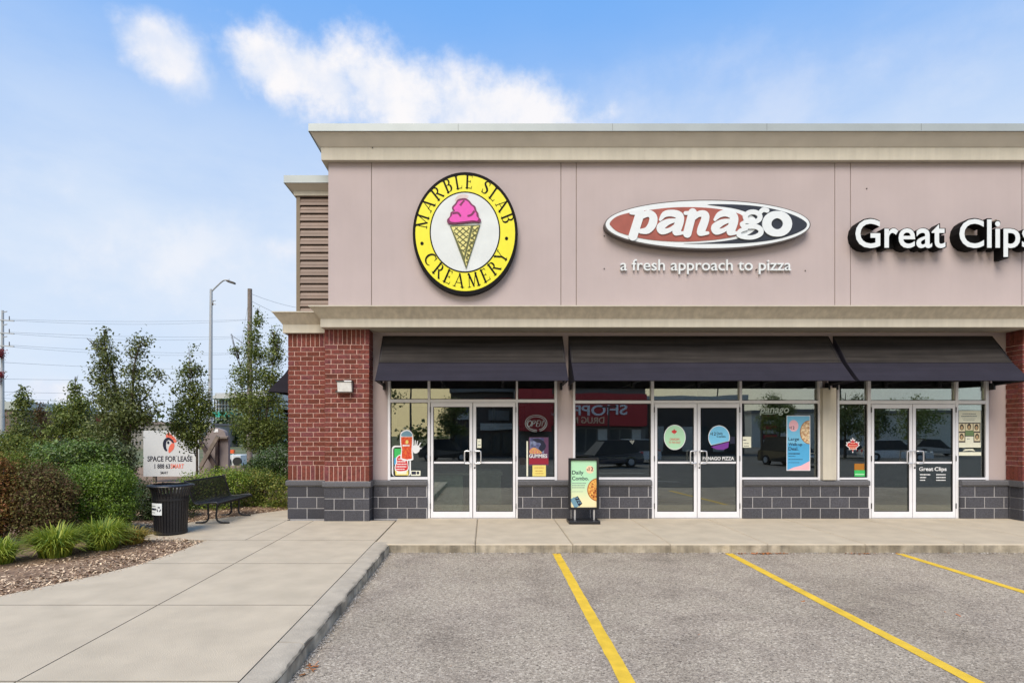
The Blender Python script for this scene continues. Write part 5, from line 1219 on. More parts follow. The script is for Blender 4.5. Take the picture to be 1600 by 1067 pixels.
tree('thin pale green tree near the utility pole at the far left', 36, dT, -.3, [([(36, 690), (35, 650), (34, 608)], .05)], [BL(*q, dT) for q in ((34, 606, 3, 5), (35, 618, 8, 9), (41, 630, 11, 9), (31, 630, 8, 8), (35, 648, 19, 13), (39, 668, 20, 14), (26, 684, 22, 14))], 3000, .085, Gm2, 14, nb=20)
tree('small reddish brown tree between two green ones at the far left', 64, dT + 1, -.3, [([(64, 690), (64, 636)], .04)], [BL(*q, dT + 1) for q in ((64, 633, 4, 6), (64, 645, 9, 8), (68, 662, 14, 12), (64, 682, 18, 14), (58, 655, 8, 8))], 1900, .08, leafmat('rusty_leaf', (.085, .045, .03), (.06, .06, .03)), 15, nb=16)
tree('rounded light green tree left of the tallest dark tree', 112, dT - 3, -.3, [([(112, 690), (116, 640), (119, 595)], .06)], [BL(*q, dT - 3) for q in ((119, 592, 3, 7), (117, 608, 8, 12), (118, 623, 11, 12), (98, 640, 14, 9), (126, 634, 14, 12), (112, 652, 29, 16), (98, 672, 24, 14), (130, 676, 24, 18))], 6500, .075, Gm3, 16, nb=30)
def bush(label, blobs, n, size, m, seed, zb=-.02, cat='shrub', asp=.55, up=.5, name='shrub', stems=14, shell=.35, group=None, jit=.02, cl=.8):
    cx = sum(b[0] for b in blobs) / len(blobs); cy = sum(b[1] for b in blobs) / len(blobs)
    t = thing(name, (cx, cy, zb), label, cat, group); r = random.Random(seed); mb = MB()
    for i in range(stems):
        b = r.choice(blobs); tgt = Vector((b[0] + r.uniform(-.7, .7) * b[3], b[1] + r.uniform(-.7, .7) * b[4], b[2] + r.uniform(0, .7) * b[5])); s = Vector((cx + (tgt.x - cx) * .4, cy + (tgt.y - cy) * .4, zb))
        mb.tube([s, (s + tgt) / 2 + Vector((0, 0, .05)), tgt], [.012, .009, .004], 5, cap=False)
    mb.build('stems', M_TWIG, t, kind='stuff'); leaves('foliage', blobs, n, size, m, t, seed, up, asp, shell, jitter=jit, cl=cl); return t
d = 9.85
bush('dense clipped bright green round shrub left of the bin', [BL(158, 775, 52, 48, d, 0, 48), BL(140, 750, 34, 26, d, -.05, 40), BL(178, 752, 32, 28, d, -.05, 36), BL(190, 790, 26, 32, d, -.1, 30), BL(135, 790, 32, 34, d, -.15, 30), BL(160, 815, 46, 18, d, 0, 30)], 26000, .034, Gy, 21, stems=20, shell=.26, jit=.010, cl=.45)
d = 9.1
bush('brownish red spirea shrub left of the clipped green one', [BL(66, 775, 40, 45, d), BL(58, 745, 26, 20, d), BL(85, 760, 22, 24, d), BL(90, 800, 26, 28, d, -.1), BL(45, 805, 26, 30, d, -.1), BL(108, 768, 14, 14, d), BL(75, 830, 42, 18, d)], 17000, .036, Gbr, 22, stems=50, shell=.45, jit=.04)
d = 8.9
bush('olive and rust shrub cut off by the left edge of the photo', [BL(0, 760, 26, 44, d), BL(-10, 735, 22, 20, d), BL(-5, 800, 30, 40, d, -.1), BL(20, 790, 12, 30, d)], 9500, .038, leafmat('olive_rust_leaf', (.11, .10, .025), (.12, .045, .03), .3, .6, .3), 23, stems=30, shell=.45, jit=.04)
d = 12.2
bush('broad leaved green shrub showing above the spirea', [BL(110, 708, 46, 22, d), BL(76, 710, 24, 18, d), BL(145, 708, 26, 20, d), BL(110, 740, 60, 30, d, .2), BL(170, 735, 28, 30, d)], 10500, .060, Gbl, 24, shell=.35)
d = 12.6
bush('loose dark leaved shrub left of the lease sign', [BL(184, 725, 26, 26, d), BL(178, 702, 18, 16, d), BL(192, 750, 20, 28, d), BL(200, 705, 10, 12, d)], 5200, .055, leafmat('dull_broad_leaf', (.035, .07, .025), (.10, .12, .09), .25, .35, .6), 25, shell=.45)
d = 17
bush('large light green bush behind the broad leaved shrub at far left', [BL(40, 705, 42, 26, d), BL(12, 700, 26, 22, d), BL(70, 705, 26, 22, d), BL(40, 735, 60, 34, d), BL(20, 690, 18, 12, d)], 8500, .07, leafmat('mid_green_leaf', (.05, .10, .022), (.10, .11, .03)), 26, shell=.45)
d = 14
bush('rust tipped low bush at the left edge under the light green one', [BL(22, 722, 26, 16, d), BL(0, 720, 20, 16, d), BL(20, 745, 44, 26, d)], 4600, .05, Gol, 27, shell=.45)
# dark clipped hedge behind the bin, hedge behind the bench
d = 11.3
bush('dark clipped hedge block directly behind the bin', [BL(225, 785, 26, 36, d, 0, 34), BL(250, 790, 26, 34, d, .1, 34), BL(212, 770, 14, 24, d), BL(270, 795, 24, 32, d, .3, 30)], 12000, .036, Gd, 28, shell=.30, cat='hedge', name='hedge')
d = 12.9
bush('fresh green hedge with red tips behind the bench', [BL(300, 768, 28, 30, d), BL(330, 752, 26, 22, d), BL(355, 745, 24, 17, d), BL(290, 785, 24, 34, d), BL(340, 780, 34, 34, d), BL(372, 752, 20, 18, d)], 13500, .040, leafmat('hedge_leaf', (.065, .16, .026), (.14, .17, .035), .3, .45, .45), 29, shell=.32, cat='hedge', name='hedge')
d = 13.4
bush('bushy green and rust hedge between the bench and the building corner', [BL(395, 765, 26, 30, d), BL(420, 770, 26, 36, d), BL(385, 790, 26, 28, d), BL(440, 775, 18, 34, d), BL(400, 745, 26, 14, d), BL(425, 795, 22, 16, d)], 12500, .040, leafmat('hedge_leaf_olive', (.07, .15, .026), (.13, .13, .04), .3, .45, .45), 30, shell=.35, cat='hedge', name='hedge')
d = 15.0
bush('dark green yew spreading under the slender tree by the wall', [BL(420, 722, 26, 20, d), BL(440, 705, 18, 16, d), BL(400, 730, 20, 14, d), BL(440, 738, 26, 26, d), BL(415, 745, 34, 20, d)], 8500, .05, leafmat('yew_leaf', (.022, .055, .016), (.038, .068, .022), .2, .4, .5), 31, shell=.35)
# ornamental grass
M_GR = mat('ornamental_grass', (.17, .30, .028), .55, var=.1, island=.35, trans=.35, hue=(.36, .38, .05)); M_GR2 = mat('yellowing_grass', (.30, .30, .05), .6, var=.1, island=.35, trans=.35, hue=(.48, .30, .07))
def grass(label, cx, cy, rr, hh, n, seed, m):
    r = np.random.RandomState(seed); V = []; F = []; zb = gz(cy) + .02
    for i in range(n):
        a = r.uniform(0, 6.283); q = rr * .35 * math.sqrt(r.uniform()); bx, by = cx + q * math.cos(a), cy + q * math.sin(a)
        a2 = a + r.normal(0, .5); reach = rr * r.uniform(.25, 1.05); h = hh * r.uniform(.55, 1.1); w_ = r.uniform(.006, .011); sx, sy = -math.sin(a2) * w_, math.cos(a2) * w_
        b = len(V)
        for t in (0, .3, .55, .78, 1):
            x = bx + math.cos(a2) * reach * t ** 1.6; y = by + math.sin(a2) * reach * t ** 1.6; z = zb + h * (1.9 * t - 1.25 * t * t * (.55 + .6 * reach / rr)); k2 = 1 - t ** 2.2
            V += [(x - sx*k2, y - sy*k2, z), (x + sx*k2, y + sy*k2, z)]
        for j in range(4): F.append((b+2*j, b+2*j+1, b+2*j+3, b+2*j+2))
    mb = MB(); mb.v = V; mb.f = F; me = mb.mesh('blades', fix=False); me.materials.append(m)
    t = thing('grass_clump', (cx, cy, zb), label, 'ornamental grass', 'arching grass clumps along the mulch'); tag(link('blades', me, t), kind='stuff')
grass('arching green grass clump cut by the left edge of the photo', -6.55, 7.55, .42, .42, 520, 41, M_GR)
grass('large arching green grass clump second from the left edge', -6.12, 8.0, .50, .50, 900, 42, M_GR)
grass('large arching green grass clump in front of the clipped round shrub', -5.82, 8.55, .50, .50, 900, 43, M_GR)
grass('small yellowing grass clump nearest the bin', -5.62, 8.95, .36, .30, 420, 44, M_GR2)

# ------------------------------------------------------------------ lease sign and things beyond the shrubs
dl = 20.0
ls = thing('lease_sign', P(265, 745, dl), 'white SPACE FOR LEASE board partly hidden by a tree and hedge', 'sign board')
M_BOARD = mat('white_board', (.62, .65, .67), .4, var=.02); M_WOOD = mat('weathered_wood', (.19, .155, .125), .9, var=.25, nscale=5, bump=.4); M_CORAL = flat('coral_print', 228, 110, 90); M_POLEG = mat('galvanised_grey', (.42, .44, .47), .5, .3, var=.08)
MB().box(X(224, dl), X(311, dl), dl, dl + .03, Z(744, dl), Z(672.5, dl)).build('board', M_BOARD, ls)
for px in (240, 296): MB().box(X(px, dl) - .05, X(px, dl) + .05, dl + .031, dl + .13, -.45, Z(676, dl)).build('post', M_WOOD, ls)
k5 = 5.082; dl2 = dl - .006
def lp(pts): return [(190 + a / k5, 650 + b / k5) for a, b in pts]
text('lettering', 'SPACE FOR LEASE', 230.4, 300.4, 720.4, 712.4, dl2, M_INK, ls, .005, .018)
text('lettering', '1 888 63', 241.4, 265.6, 731.4, 724.6, dl2, M_INK, ls, .005, .016); text('lettering', 'SMART', 266.4, 287.4, 731.4, 724.6, dl2, M_CORAL, ls, .005, .012)
text('lettering', 'SMART', 250.4, 262.6, 740.2, 736.2, dl2, M_INK, ls, .005, .006)
sheet('logo_coral', lp([p[:2] for p in smooth_path([(350,160),(372,128),(395,150),(420,170),(435,205),(400,210),(385,190),(365,178)], 4, True)]), dl2, M_CORAL, ls, .005)
sheet('logo_coral', lp([p[:2] for p in smooth_path([(395,218),(418,218),(415,255),(385,288),(372,285),(375,250)], 4, True)]), dl2, M_CORAL, ls, .005)
mb = MB(); mb.ribbon([(X(190 + a / k5, dl2), Z(650 + b / k5, dl2), c) for a, b, c in smooth_path([(412,212,.05),(395,190,.07),(370,178,.09),(346,195,.10),(340,225,.11),(345,255,.09),(358,275,.06)], 5)], dl2 - .003, dl2 + .003); mb.build('logo_arc', M_INK, ls)
sheet('logo_eye', lp(ellpx(370, 210, 9, 12, 20)), dl2, M_INK, ls, .005)
# timber-braced back of a monument sign
dm = 24.0
ms = thing('timber_enclosure', P(335, 735, dm), 'grey taupe timber panel with crossed wooden braces right of the lease sign', 'enclosure')
M_TAUPE = mat('taupe_panel', (.25, .21, .20), .85, var=.1, nscale=3)
MB().box(X(312, dm), X(351.5, dm), dm + .3, dm + .5, -.45, Z(681, dm)).build('panel', M_TAUPE, ms)
MB().box(X(334, dm), X(352.5, dm), dm + .12, dm + .30, Z(685, dm), Z(682.5, dm)).build('top_beam', M_WOOD, ms)
MB().box(X(334, dm), X(338, dm), dm + .12, dm + .29, -.45, Z(687, dm)).build('post', mat('dark_timber', (.07, .05, .045), .9), ms)
MB().bar(P(311, 686, dm + .02), P(336, 728, dm + .02), .16, .10, (0, 1, 0)).build('brace', mat('dark_timber', (.07, .05, .045), .9), ms)
MB().bar(P(341, 681, dm - .12), P(311, 733, dm - .12), .15, .10, (0, 1, 0)).build('brace', M_WOOD, ms)
rb = thing('round_top_sign', P(332, 675, dm + 3), 'rounded taupe sign top peeping above the timber panel', 'sign')
MB().extr(pxpoly([p[:2] for p in smooth_path([(322, 686), (324, 674), (333, 668), (343, 670), (351, 675), (351, 690), (322, 690)], 4, True)], dm + 3), dm + 3, dm + 3.3).build('board', M_TAUPE, rb)
MB().box(X(334, dm + 3), X(341, dm + 3), dm + 2.98, dm + 2.999, Z(675, dm + 3), Z(670, dm + 3)).build('label_plate', M_WHITE, rb)
MB().box(X(330, dm + 3), X(344, dm + 3), dm + 3.05, dm + 3.25, -.45, Z(686, dm + 3)).build('post', M_TAUPE, rb)
# white hoarding, orange barrier
db_ = 40
wf = thing('white_trailer', P(366, 725, db_), 'white low trailer glimpsed between the timber panel and the slender tree', 'trailer')
MB().box(X(352, db_), X(376, db_), db_, db_ + 2, Z(729, db_) - .3, Z(711, db_)).build('body', M_BOARD, wf); MB().box(X(363.5, db_), X(365, db_), db_ - .02, db_ - .001, Z(728, db_), Z(709, db_)).build('post', M_WHITE, wf)
for s in (355, 372): MB().lathe([(0, -.1), (.3, -.1), (.3, .1), (0, .1)], (X(s, db_), db_ - .12, -.12), 14, 'y').build('wheel', M_RUBBER, wf)
ob_ = thing('orange_barrier', P(360, 706, 45), 'orange construction barrier above the white trailer', 'barrier')
MB().box(X(352, 45), X(365, 45), 45, 45.3, Z(708, 45), Z(702.5, 45)).build('panel', flat('barrier_orange', 225, 95, 45), ob_); MB().box(X(353, 45), X(354, 45), 45.02, 45.2, -.45, Z(708, 45)).build('leg', M_POLEG, ob_); MB().box(X(363, 45), X(364, 45), 45.02, 45.2, -.45, Z(708, 45)).build('leg', M_POLEG, ob_)
# street lamp
sd_ = 35
st = thing('street_lamp', P(329, 700, sd_), 'tall grey street lamp with a curved arm over the shrubs', 'street lamp')
MB().tube([(X(328.5, sd_), sd_, -.45), P(328.8, 600, sd_), P(330, 452, sd_)], [.145, .12, .085], 12).build('pole', M_POLEG, st, smooth=True)
MB().tube(smooth_path([tuple(P(*q, sd_)) for q in ((330, 456), (338, 448), (348, 439), (354, 437.5), (357, 439))], 5), [.05] * 21, 8).build('arm', M_POLEG, st, smooth=True)
MB().obox(P(361, 441, sd_), (1, 0, -.32), (0, 1, 0), (.32, 0, 1), .23, .14, .05).build('lamp_head', M_BRZ, st); MB().tube([P(357.5, 438.5, sd_), P(358, 436, sd_)], .03, 6).build('photocell', M_POLEG, st)
MB().tube(smooth_path([tuple(P(*q, sd_)) for q in ((337, 469.5), (333.5, 470), (333, 474), (337, 475.5))], 4), .03, 6).build('bracket', M_POLEG, st); MB().box(X(330, sd_), X(333, sd_), sd_ - .05, sd_ + .05, Z(477, sd_), Z(474, sd_)).build('box', M_BRZ, st)
# wooden pole
wd_ = 30
wp = thing('utility_pole', P(390, 700, wd_), 'weathered round wooden pole rising behind the slender tree', 'utility pole')
MB().tube([(X(390, wd_), wd_, -.45), P(390.4, 600, wd_), P(390.4, 451.5, wd_)], [.15, .135, .115], 12).build('pole', mat('pole_timber', (.20, .17, .15), .95, var=.35, nscale=14, bump=.6), wp, smooth=True)
# left pole
ud = 48
up_ = thing('utility_pole', P(5, 700, ud), 'tall concrete utility pole with crossarms at the left edge of the photo', 'utility pole')
MB().tube([(X(3, ud), ud, -.45), P(4.2, 485, ud)], [.19, .09], 10).build('pole', M_POLEG, up_, smooth=True)
for i, y in enumerate((500, 520, 540)):
    MB().bar(P(-12, y - 1, ud - .12), P(22, y + 1.5, ud - .12), .09, .09).build('crossarm', M_POLEG, up_)
    for px in (-10, 14.5): MB().tube([P(px, y, ud - .12), P(px, y - 6, ud - .12)], .035, 6).build('insulator', M_BRZ, up_)
for y in (487, 507, 526, 581): MB().bar(P(5, y + 1, ud - .1), P(11, y - .5, ud - .1), .06, .06).build('bracket', M_POLEG, up_)
for k_, (y, rr) in enumerate(((553, 6.0), (586, 4.2))):
    fb = thing('flower_basket', P(4, y, ud - .35), ('larger upper' if k_ == 0 else 'smaller lower') + ' round basket of red flowers on the concrete pole', 'flower basket', 'red flower baskets on the pole')
    leaves('flowers', [BL(3.5, y, rr, rr * 1.3, ud, -.35), BL(2, y + 7, rr * .7, rr * .8, ud, -.35)], 500, .14, mat('red_petal', (.30, .02, .03), .6, island=.4, hue=(.16, .03, .03)), fb, 60 + k_, kind=None)
# wires
M_WIRE = mat('grey_wire', (.42, .46, .52), .6, var=.02)
def wire(label, a, b, sag, r=.015, cat='power line'):
    a, b = P(*a), P(*b); pts = []
    for i in range(29):
        t = i / 28; q = a + (b - a) * t; q.z -= 4 * sag * t * (1 - t); pts.append(q)
    o = MB().tube(pts, r, 5, cap=False).build('power_line', M_WIRE, None, smooth=True); tag(o, label, cat, 'overhead lines behind the trees')
wl_ = [((14, 499, 48), (620, 478, 90), 1.0, 'topmost overhead line from the first crossarm of the concrete pole'), ((14, 519, 48), (620, 506, 90), 1.1, 'overhead line from the second crossarm of the concrete pole'), ((14, 539, 48), (620, 534, 90), 1.2, 'overhead line from the third crossarm of the concrete pole'),
       ((-11, 499, 48), (560, 472, 90), 1.6, 'second line from the first crossarm, hung slightly lower'), ((-11, 519, 48), (560, 500, 90), 1.7, 'second line from the second crossarm, hung slightly lower'), ((-11, 539, 48), (560, 528, 90), 1.7, 'second line from the third crossarm, hung slightly lower'),
       ((5, 566, 48), (620, 556, 90), 1.2, 'overhead line leaving the pole between the two flower baskets'), ((5, 592, 48), (620, 572, 90), .8, 'overhead line just below the lower flower basket'), ((5, 612, 48), (620, 598, 90), .8, 'lower overhead line crossing the tallest dark tree'), ((5, 622, 48), (620, 622, 90), .8, 'lowest overhead line crossing above the lease sign')]
for a, b, s, lb in wl_: wire(lb, a, b, s)
wire('thin line sloping from the wooden pole top to the building', (392, 459, 30), (520, 484, 40), .3, .01); wire('second thin line sloping from the wooden pole to the building', (392, 470, 30), (520, 520, 40), .2, .01)
wire('guy line running down to the left from the wooden pole', (389, 466, 30), (372, 560, 30), .1, .009)
wire('slanted line rising from the concrete pole into the thin tree', (5, 619, 48), (36, 604, 46), .1, .012)

# far buildings
def facade(name, label, px0, px1, pyt, d, depth, m, floors, bays, wm, zb=-.45, frac=(.5, .55), cat='building', top=None):
    t = thing(name, ((X(px0, d) + X(px1, d)) / 2, d, zb), label, cat); x0, x1 = X(px0, d), X(px1, d); zt = Z(pyt, d)
    MB().box(x0, x1, d, d + depth, zb, zt).build('wall', m, t)
    MB().box(x0 - .2, x1 + .2, d - .2, d + depth + .2, zt, zt + (top or .35)).build('roof', M_TAUPE if not top else M_FLASH, t)
    H_ = (zt - zb) / floors; Wd = (x1 - x0) / bays
    me = MB().box(0, Wd * frac[0], -.06, .0, 0, H_ * frac[1]).mesh('window'); me.materials.append(wm)
    for f_ in range(floors):
        for b in range(bays): link('window', me, t, (x0 + Wd * (b + .5 - frac[0] / 2), d - .005, zb + H_ * (f_ + .5 - frac[1] / 2)))
    return t
M_GWIN = mat('far_window_glass', (.05, .065, .07), .15, spec=.8); M_FARGREY = mat('far_grey_wall', (.28, .27, .25), .9); M_FARRED = mat('far_brick', (.26, .06, .035), .9, var=.15)
facade('low_building', 'low grey beige building just above the lease sign', 205, 285, 662.5, 90, 20, M_FARGREY, 2, 14, M_GWIN, frac=(.35, .28))
facade('brick_building', 'orange red brick building glimpsed between the left trees', 72, 150, 647, 85, 14, M_FARRED, 2, 6, M_GWIN, frac=(.3, .3))
facade('beige_building', 'beige roofed building at the left edge behind the utility pole', -60, 26, 640, 70, 14, mat('far_taupe_wall', (.16, .12, .10), .9), 2, 6, M_GWIN, top=1.0)
# curved glass tower
dt = 150
tw = thing('glass_tower', P(362, 690, dt), 'curved apartment block with rows of glass balconies behind the trees', 'apartment building')
M_TG = mat('tower_glass', (.10, .19, .21), .15, var=.2, nscale=.3, spec=.8); M_TS = mat('tower_slab', (.50, .52, .53), .7); M_TEAL = flat('teal_canopy', 40, 165, 150)
xa, xb = X(322, dt), X(425, dt); zt = Z(622, dt)
def arcp(r_, n=14): return [(xa + (xb - xa) * i / n, dt + 6 - r_ - 5 * math.sin(math.pi * i / n)) for i in range(n + 1)]
def prism(off, z0, z1, n=14):
    p = arcp(off, n) + [(xb, dt + 25), (xa, dt + 25)]; k_ = len(p)
    return MB().add([(x, y, z0) for x, y in p] + [(x, y, z1) for x, y in p], [tuple(range(k_))[::-1], tuple(range(k_, 2*k_))] + [(i, (i+1) % k_, k_ + (i+1) % k_, k_ + i) for i in range(k_)])
prism(0, -.45, zt).build('glass_wall', M_TG, tw)
nf = 9
for i in range(nf):
    z = 1.0 + (zt - 1.0) * (i + 1) / nf; prism(1.2, z - .45, z - .1).build('floor_slab', M_TS, tw)
    if i < 6: prism(1.1, z, z + .85).build('balcony_glass', mat('balcony_glass', (.20, .36, .37), .2, var=.25, nscale=.4), tw)
for i in range(15):
    x = xa + (xb - xa) * i / 14; y = dt + 6 - 1.25 - 5 * math.sin(math.pi * i / 14); MB().box(x - .15, x + .15, y - .08, y + .1, 0, zt).build('mullion', M_BRZ, tw)
MB().extr([(X(334, dt), Z(624, dt)), (X(334, dt), Z(621, dt)), (X(350, dt), Z(617, dt)), (X(368, dt), Z(615, dt)), (X(425, dt), Z(610, dt)), (X(425, dt), Z(622, dt))], dt - 3, dt + 20).build('sloping_roof', M_TS, tw)
MB().box(X(336, dt), X(362, dt), dt, dt + 12, Z(618, dt), Z(613.5, dt)).build('penthouse', M_TS, tw)
MB().box(X(338, dt), X(366, dt), dt - 3.2, dt - 1, Z(652, dt), Z(644, dt)).build('teal_panel', M_TEAL, tw)
# far tree line on the horizon
r9 = random.Random(9)
def farline(name, label, x0, x1, y, n, hmin, hmax, seed, m, nl):
    r = random.Random(seed); bl = []
    for i in range(n):
        x = x0 + (x1 - x0) * (i + r.random()) / n; h = r.uniform(hmin, hmax); bl.append((x, y + r.uniform(-4, 4), h * .5 - .4, h * .7, h * .6, h * .55))
    o = leaves(name, bl, nl, .75, m, None, seed, .3, .8, .6, kind='stuff'); tag(o, label, 'tree line')
farline('far_tree_line', 'dark tree line on the horizon behind the shrubs', -130, -30, 110, 40, 4, 7, 71, Gd, 12000)

# ------------------------------------------------------------------ across the parking lot, seen in the shop windows
def YR(dv): return 2 * 11.755 - dv
def mx(px, dv): return X(px, dv)
GY = az_(0)
sd = thing('drugstore', (9, YR(53), GY), 'red fronted drugstore across the lot, mirrored in the windows', 'store')
M_DRED = mat('store_red', (.50, .035, .04), .5, var=.06); M_DGREY = mat('store_grey', (.20, .19, .18), .85, var=.08); M_DBR = mat('store_brown', (.10, .08, .07), .85, var=.1); M_DWH = mat('store_white', (.55, .54, .50), .6)
ys_ = YR(53); x0, x1 = 2.7, 15.0
MB().box(x0, x1, ys_ - 14, ys_, GY, 6.2).build('wall', M_DGREY, sd)
MB().box(x0 - .1, x1 + .1, ys_ - 13.9, ys_ + .35, 6.2, 6.6).build('roof_band', M_DGREY, sd)
MB().box(x0, x1, ys_ + .02, ys_ + .5, 2.6, 5.6).build('fascia', M_DRED, sd)
MB().box(3.0, 6.0, ys_ + .5, ys_ + 1.2, GY + 2.4, 7.2).build('entrance_tower', M_DRED, sd)
def rtext(s, xa, xb, zb, zc, y, m, parent):
    me = text_mesh(s, .015, 0, .5); n = len(me.vertices); c = np.zeros(n * 3); me.vertices.foreach_get('co', c); v = c.reshape(-1, 3); a, b = v[:, 0].min(), v[:, 0].max(); o_ = np.empty_like(v)
    o_[:, 0] = xb - (v[:, 0] - a) / (b - a) * (xb - xa); o_[:, 2] = zb + v[:, 1] / .7 * (zc - zb); o_[:, 1] = y + v[:, 2] * .1; me.vertices.foreach_set('co', o_.ravel()); me.materials.clear(); me.materials.append(m); me.update(); return link('lettering', me, parent)
rtext('SHOPPERS', 5.4, 13.1, 3.62, 4.55, ys_ + .56, M_WHITE, sd); rtext('DRUG MART', 6.4, 11.0, 2.85, 3.45, ys_ + .56, M_PEACH, sd)
r3 = random.Random(3)
for i in range(8):
    a = 6.3 + i * 1.05; MB().box(a, a + .9, ys_ + .01, ys_ + .05, GY + .5, 2.3).build('window', [M_GWIN, M_DWH, M_GWIN][i % 3], sd)
wb = thing('retail_row', (-3, YR(56), GY), 'dark retail row with small coloured signs beside the red drugstore', 'store')
yw = YR(56); MB().box(-3.6, 2.6, yw - 12, yw, GY, 6.0).build('wall', M_DBR, wb); MB().box(-3.7, 2.7, yw - 12, yw + .4, 6.0, 6.5).build('roof', M_DGREY, wb)
for a, b, z0, z1, m in ((-.2, 2.4, 4.6, 5.4, M_DRED), (-2.9, -1.6, 4.0, 4.7, flat('navy_sign', 60, 70, 130)), (-2.9, -1.6, 3.3, 3.9, M_DWH), (.2, 2.2, 3.2, 4.2, M_DGREY), (-.6, 2.5, 2.2, 2.9, M_DWH)): MB().box(a, b, yw + .02, yw + .25, z0, z1).build('sign_panel', m, wb)
for i in range(6): MB().box(-3.4 + i, -2.6 + i, yw + .01, yw + .06, GY + .3, 1.9).build('window', M_GWIN, wb)
wc = thing('retail_row', (22, YR(60), GY), 'brown retail building to the right of the drugstore, mirrored in the doors', 'store')
yw = YR(60); MB().box(15.5, 27.5, yw - 12, yw, GY, 5.2).build('wall', M_DBR, wc); MB().box(15.3, 27.7, yw - 12, yw + .5, 5.2, 5.9).build('roof', M_DWH, wc)
for i in range(7): MB().box(16 + i * 1.6, 17.2 + i * 1.6, yw + .01, yw + .08, GY + .3, 2.6).build('window', [M_GWIN, M_DWH][i % 2], wc)
wdn = thing('warehouse', (70, -70, GY), 'pale low building far across the lot', 'store'); MB().box(45, 100, -90, -72, GY, 5.5).build('wall', M_DWH, wdn); MB().box(44.8, 100.2, -90.2, -71.6, 5.5, 6.0).build('roof', M_DGREY, wdn)
farline('far_tree_line', 'low tree line across the lot behind the stores', -60, 140, -85, 60, 2.5, 4.5, 72, Gm1, 9000)
def rtree(label, x, y, h, r_, seed, m=Gm1):
    t = thing('parking_tree', (x, y, GY), label, 'tree', 'parking lot trees'); MB().tube([(x, y, GY), (x + .05, y, h * .6), (x, y + .05, h * .9)], [.12, .08, .02], 8).build('trunk', M_BARK, t); rr = random.Random(seed)
    bl = [(x + rr.uniform(-.6, .6) * r_, y + rr.uniform(-.6, .6) * r_, h * rr.uniform(.4, .92), r_ * .5, r_ * .5, r_ * .5) for _ in range(12)]; leaves('crown', bl, 3800, .16, m, t, seed, .3, .6, .6)
rtree('leafy tree across the lot mirrored in the leftmost window', -7.6, YR(38), 7.4, 2.3, 81); rtree('small tree mirrored in the ice cream shop door', -2.9, YR(50), 5.0, 1.5, 82); rtree('tree mirrored in the wide pizza shop window', 27, YR(52), 5.6, 1.8, 83, Gm3); rtree('tree mirrored in the narrow salon window', 30.5, YR(48), 6.0, 1.9, 84, Gm1); rtree('tree mirrored in the right salon door', 41, YR(54), 5.2, 2.4, 85, Gm3); rtree('tree mirrored in the left salon door', 36, YR(52), 4.6, 2.0, 86, Gm1)
def lamp(label, x, y, h):
    t = thing('lot_lamp', (x, y, GY), label, 'street lamp', 'parking lot lamps'); MB().tube([(x, y, GY), (x, y, h)], [.10, .06], 8).build('pole', M_BRZ, t); MB().box(x - .6, x + .6, y - .15, y + .15, h, h + .12).build('lamp_head', M_BRZ, t)
lamp('lot lamp mirrored in the leftmost window', -6.0, YR(45), 6.3); lamp('lot lamp mirrored in the pizza shop window', 25.5, YR(62), 8.5); lamp('lot lamp mirrored in the left salon door', 36.4, YR(58), 8.0); lamp('lot lamp mirrored in the drugstore reflection', 10.0, YR(46), 4.0)
pyl = thing('pylon_sign', (32, YR(66), GY), 'brown banded pylon sign mirrored in the wide pizza shop window', 'sign'); xp = X(1203, 66)
MB().box(xp - .9, xp + .9, YR(66) - .4, YR(66), GY, 4.4).build('pillar', M_DBR, pyl)
for i in range(6): MB().box(xp - .75, xp + .75, YR(66), YR(66) + .05, .9 + i * .55, 1.3 + i * .55).build('sign_panel', [M_DWH, M_DRED][i % 2], pyl)
